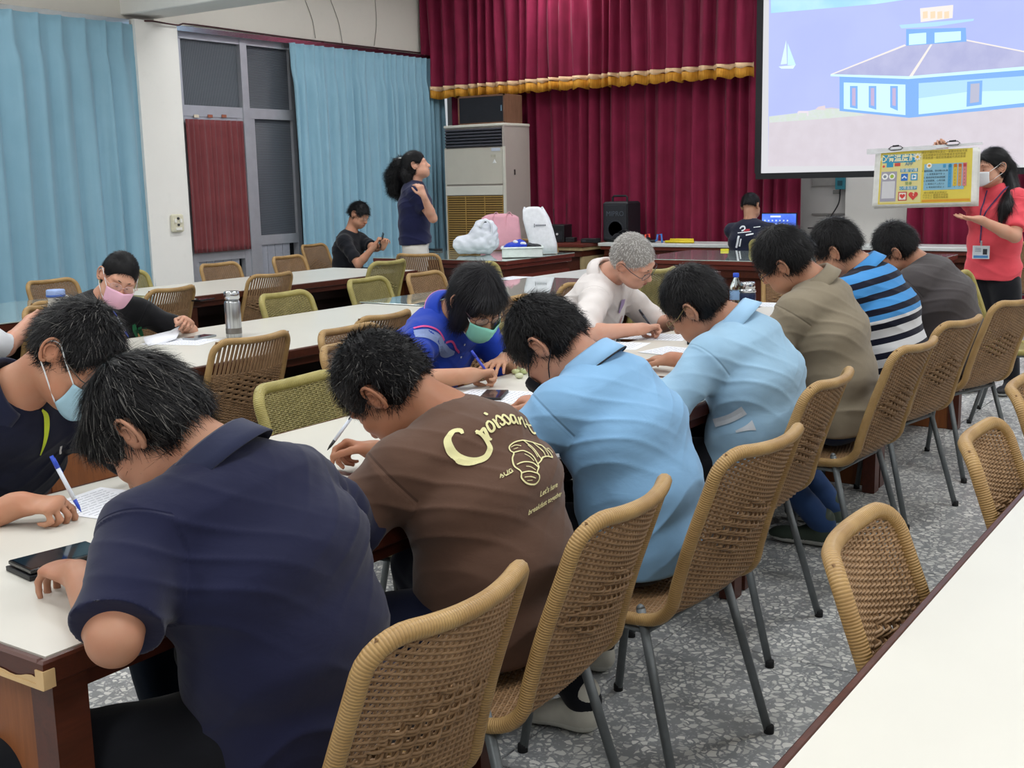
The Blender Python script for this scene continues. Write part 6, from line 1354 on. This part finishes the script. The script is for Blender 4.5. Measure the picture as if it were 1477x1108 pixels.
def grip(label, px, col):
    p = dz(px, 343); t = thing('exercise_grip', label, 'exercise grip', (11.25, p[1], .762), -1.5)
    b = MB(); b.tube([(-.045, 0, .015), (-.02, 0, .03), (-.015, 0, .085), (.03, 0, .09), (.035, 0, .03), (.04, 0, .0)], .011, 8); b.build('grip_handle', plain(col, .4), t, smooth=True); b = MB(); b.tube([(-.14, .0, .012), (-.04, .0, .02)], .016, 8); b.build('roller', m['black'], t, smooth=True); MB().lathe([(.03, -.01), (.03, .01)], (-.12, 0, .03), 14, Matrix.Rotation(math.pi/2, 3, 'X')).build('wheel', m['black'], t)
grip('red and black exercise grip on the dark red desk', 988, '#e05038'); grip('blue and black exercise grip on the dark red desk', 1006, '#3f78c8')
p = dz(1030, 344); t = thing('resistance_band', 'yellow rolled exercise band on the dark red desk', 'exercise band', (11.25, p[1], .762), -1.5)
for k in range(3): b = MB(); b.tube([(-.16+.02*k, -.02+.02*k, .014+.018*(k > 1)), (.16-.01*k, -.02+.02*k, .014+.018*(k > 1))], .014, 8); b.build('strip', plain('#e0c62e', .5), t, smooth=True)
p = dz(1063, 356, .765); t = slabc('yellow_folder', 'yellow flat folder lying beside the back of the man at the laptop', 'folder', (10.2, p[1]-.1), .07, .03, -85, .7565, .02, plain('#e6d83a', .5)); MB().box((-.033, -.0152, .008), (.033, .0152, .011)).build('edge', plain('#b9ad2c', .5), t)
# laptop
lp = thing('laptop', 'open laptop with a blue desktop on the far desk', 'laptop', (11.3, onX(1124, 320, 11.42)[1], .762), 0)
lw = .19*1.0; zt_ = onX(1121, 307, 11.42)[2]-.762
MB().box((-.16, -lw, .0), (.10, lw, .016), bev=.003).build('base', m['black'], lp); MB().box((-.10, -lw+.02, .016), (.07, lw-.02, .018)).build('keyboard', plain('#2b2d33', .5), lp)
MB().box((.11, -lw, .012), (.12, lw, zt_), bev=.003).build('lid', m['black'], lp); MB().box((.106, -lw+.01, .03), (.1099, lw-.01, zt_-.01)).build('screen', glow('laptop_screen', '#3c62d8', .8, c2='#5f86ee', scale=7), lp)
MB().box((.105, -.02, zt_-.045), (.1062, .09, zt_-.028)).build('window_bar', glow('lap_white', '#cfdcff', .8), lp)
b = MB()
for i in range(7):
    for j in range(3): b.box((.1045, .14-.04*i, zt_-.085-.035*j), (.1058, .155-.04*i, zt_-.070-.035*j))
b.build('icons', glow('lap_icon', '#b9cdf8', .8), lp)['kind'] = 'stuff'

# ------------------------------------------------------------------ the yellow poster
XP = X16-.30
c00, c10, c11, c01 = onX(1262, 296, XP), onX(1404, 292, XP+.02), onX(1407, 212, XP+.02), onX(1267, 219, XP)
po = thing('poster_roll', 'yellow and blue mood thermometer poster held up by the presenter', 'poster', tuple(c00), world=True)
def bl(a, b_): return c00*(1-a)*(1-b_)+c10*a*(1-b_)+c11*a*b_+c01*(1-a)*b_
ex_, ey_ = nrm(c10-c00), nrm(c01-c00); nz_ = nrm(np.cross(ex_, ey_)); nz_ = nz_ if nz_[0] < 0 else -nz_
def bend(a, b_, l): return bl(a, b_)+nz_*(.0011*l+.0012*math.sin(a*math.pi*2.2)+.001*math.sin(b_*math.pi))
def rect(a0, b0, a1, b1, col, l, name, emis=None, skew=0):
    na = max(2, int((a1-a0)*16)+1); nb = max(2, int((b1-b0)*10)+1)
    o = MB().grid([[tuple(bend(a+skew*(b-b0), b, l)) for a in np.linspace(a0, a1, na)] for b in np.linspace(b0, b1, nb)]).build(name, plain(col, .6, 0, .3, .02), po, smooth=True); return o
MB().grid([[tuple(bend(a, b_, 0)) for a in np.linspace(-.03, 1.03, 20)] for b_ in np.linspace(-.04, 1.0, 12)]).build('paper', plain('#e9e9e4', .6), po, smooth=True, solid=.0012)
MB().grid([[tuple(bend(a, b_, -6)) for a in np.linspace(-.01, 1.05, 20)] for b_ in np.linspace(-.07, .98, 12)]).build('paper_behind', plain('#dcdcd8', .6), po, smooth=True, solid=.0012)
rect(.03, .01, .975, .985, '#e6d25c', 1, 'yellow_print'); rect(.045, .03, .47, .94, '#e5db98', 2, 'left_page')
def ptx(body, a, b_, size, col, l=5, bold=0, rot=.0, name='lettering'):
    o = bend(a, b_, l); x_ = nrm(ex_*math.cos(rot)+ey_*math.sin(rot)); y_ = nrm(ey_*math.cos(rot)-ex_*math.sin(rot)); return text_obj(name, body, size, frame_mtx(o, x_, y_), plain(col, .6), po, font_offset=bold)
rect(.055, .78, .40, .93, '#3f9cc4', 3, 'title_ribbon'); rect(.10, .70, .17, .79, '#3f9cc4', 3, 'ribbon_tail')
ptx('心情溫度計', .215, .855, .046, '#f6f2c6', bold=.0012); ptx('APP', .335, .745, .030, '#2f7fa8'); rect(.185, .715, .245, .775, '#d8574f', 4, 'app_icon')
b = MB(); q_ = bend(.42, .87, 5); b.add([tuple(q_)]+[tuple(q_+(ex_*math.cos(a)+ey_*math.sin(a))*.020*(1+.25*math.cos(a*8))) for a in np.linspace(0, 2*math.pi, 33)[:-1]], [(0, 1+k, 1+(k+1) % 32) for k in range(32)]); b.build('daisy', m['white'], po)
def disc(a, b_, r_, col, l, name, n=18):
    q_ = bend(a, b_, l); MB().poly([tuple(q_+(ex_*math.cos(t)+ey_*math.sin(t))*r_) for t in np.linspace(0, 2*math.pi, n+1)[:-1]]).build(name, plain(col, .6), po)
disc(.42, .87, .009, '#eebf3a', 6, 'daisy_centre'); disc(.07, .72, .008, '#e0574f', 4, 'small_heart')
rect(.05, .06, .215, .62, '#a9a6b4', 3, 'grey_box'); disc(.09, .53, .020, '#ffffff', 4, 'round_icon'); disc(.165, .53, .020, '#ffffff', 4, 'round_icon'); disc(.09, .53, .010, '#8a93a0', 5, 'icon_mark'); disc(.165, .53, .012, '#a8c64a', 5, 'icon_mark'); rect(.065, .12, .20, .44, '#d8d8dc', 4, 'blank_square')
for b0_ in (.60, .27): rect(.25, b0_, .43, b0_+.065, '#3f9cc4', 4, 'heading_pill')
ptx('智慧守護', .34, .632, .026, '#f4f4e8', 6, name='heading'); ptx('心情溫度計', .34, .302, .022, '#f4f4e8', 6, name='heading'); ptx('搜尋', .34, .385, .022, '#3f8a5a', 6, name='heading')
rect(.26, .44, .33, .57, '#3c78c8', 4, 'store_icon'); rect(.36, .44, .43, .57, '#4aa0d0', 4, 'play_icon'); rect(.372, .462, .418, .548, '#eef2f4', 5, 'play_icon_face')
q_ = bend(.395, .505, 6); MB().poly([tuple(q_+ex_*x_+ey_*y_) for x_, y_ in ((-.008, -.011), (.012, 0), (-.008, .011))]).build('play_mark', plain('#3f9cc4', .6), po)
q_ = bend(.295, .505, 6); MB().poly([tuple(q_+ex_*x_+ey_*y_) for x_, y_ in ((-.017, -.004), (0, .012), (.017, -.004), (.012, -.010), (0, .0), (-.012, -.010))]).build('store_mark', plain('#dfe8f8', .6), po)
rect(.24, .07, .33, .235, '#c8524c', 4, 'heart_icon'); rect(.25, .088, .32, .218, '#f2e9e0', 5, 'heart_icon_face')
def heart(a, b_, s_, col, l):
    q_ = bend(a, b_, l); pts = []
    for t in np.linspace(0, 2*math.pi, 25)[:-1]: pts.append(tuple(q_+ex_*s_*(16*math.sin(t)**3)/16+ey_*s_*(13*math.cos(t)-5*math.cos(2*t)-2*math.cos(3*t)-math.cos(4*t))/16))
    MB().poly(pts).build('heart', plain(col, .6), po)
heart(.285, .155, .018, '#d8433f', 6); heart(.395, .16, .030, '#d64a44', 5)
q_ = bend(.395, .16, 6); b = MB(); b.poly([tuple(q_+ex_*x_+ey_*y_) for x_, y_ in ((-.001, .025), (.004, .012), (-.003, .006), (.002, -.004), (.005, .005), (.0, .008), (.008, .014), (.004, .026))]); b.build('heart_crack', plain('#f0e2c8', .6), po)
rect(.495, .25, .90, .73, '#8fc0d8', 3, 'table_blue'); rect(.74, .29, .775, .70, '#4e9fce', 4, 'column'); rect(.79, .31, .83, .70, '#e0c24c', 4, 'column'); rect(.84, .31, .875, .71, '#e0a25a', 4, 'column'); rect(.885, .31, .925, .73, '#d98a8a', 4, 'column')
for a_, cc in ((.70, '#4e9fce'), (.757, '#2f7fa8'), (.81, '#c8742c'), (.857, '#c8642c'), (.905, '#c04a4a')): rect(a_-.014, .655, a_+.014, .715, cc, 5, 'column_head')
rows_ = ('1. 睡眠困難，譬如難以入睡', '2. 感覺緊張不安', '3. 覺得容易苦惱或動怒', '4. 感覺憂鬱、心情低落', '5. 覺得比不上別人', '6. 有自殺的想法')
for k, tx in enumerate(rows_): ptx(tx, .605, .60-.06*k, .0135, '#3a4a54', 7, name='question')
for k in range(6):
    for a_ in (.70, .757, .81, .857, .905): ptx(str([0, 1, 2, 3, 4][(0.70, .757, .81, .857, .905).index(a_)]), a_, .60-.06*k, .014, '#4a5a64', 8, name='score')
disc(.545, .70, .017, '#f6f0e0', 5, 'round_mark'); disc(.545, .70, .008, '#e8a43a', 6, 'round_mark')
for k, tx in enumerate(('請您仔細回想在最近一星期中包括今天', '這些問題使您感到困擾或苦惱的程度', '然後圈選一個您認為最能代表的答案')): ptx(tx, .69, .94-.05*k, .0165, '#8a7430', 5, name='intro_line')
for k, tx in enumerate(('總分說明 前五題總分', '六分以上 建議尋求協助', '十分以上 建議諮詢專業')): ptx(tx, .62, .20-.045*k, .0155, '#9a8430', 5, name='note_line')
rect(.485, .03, .965, .075, '#e2a03a', 3, 'orange_strip')
# white rail with two clips along its top
rl = thing('hanging_rail', 'white rail with two black clips across the top of the poster', 'rail', tuple(c01), world=True)
r0, r1 = onX(1251, 219, XP-.01), onX(1418, 207, XP+.01); b = MB(); u_ = nrm(r1-r0); w_ = np.array([0, 0, 1.]); bx = []
MB().add([tuple(r0-w_*.018-nz_*0), tuple(r1-w_*.006), tuple(r1+w_*.008), tuple(r0+w_*.016), tuple(r0-w_*.018+nz_*.012), tuple(r1-w_*.006+nz_*.012), tuple(r1+w_*.008+nz_*.012), tuple(r0+w_*.016+nz_*.012)], [(3, 2, 1, 0), (4, 5, 6, 7), (0, 1, 5, 4), (1, 2, 6, 5), (2, 3, 7, 6), (3, 0, 4, 7)]).build('rail_bar', plain('#e6e8ec', .4), rl)
for px_, py_ in ((1292, 214), (1374, 207)):
    q_ = onX(px_, py_, XP-.02); b = MB(); b.tube([q_-u_*.045, q_-u_*.03+w_*.012, q_+u_*.03+w_*.012, q_+u_*.045, q_+u_*.03-w_*.010, q_-u_*.03-w_*.010], .003, 6, closed=True); b.tube([q_-u_*.02+w_*.016, q_+u_*.02+w_*.016], .005, 6); b.build('clip', m['black'], rl, smooth=True)
for o in bpy.data.objects:
    if '_w' in o: del o['_w']
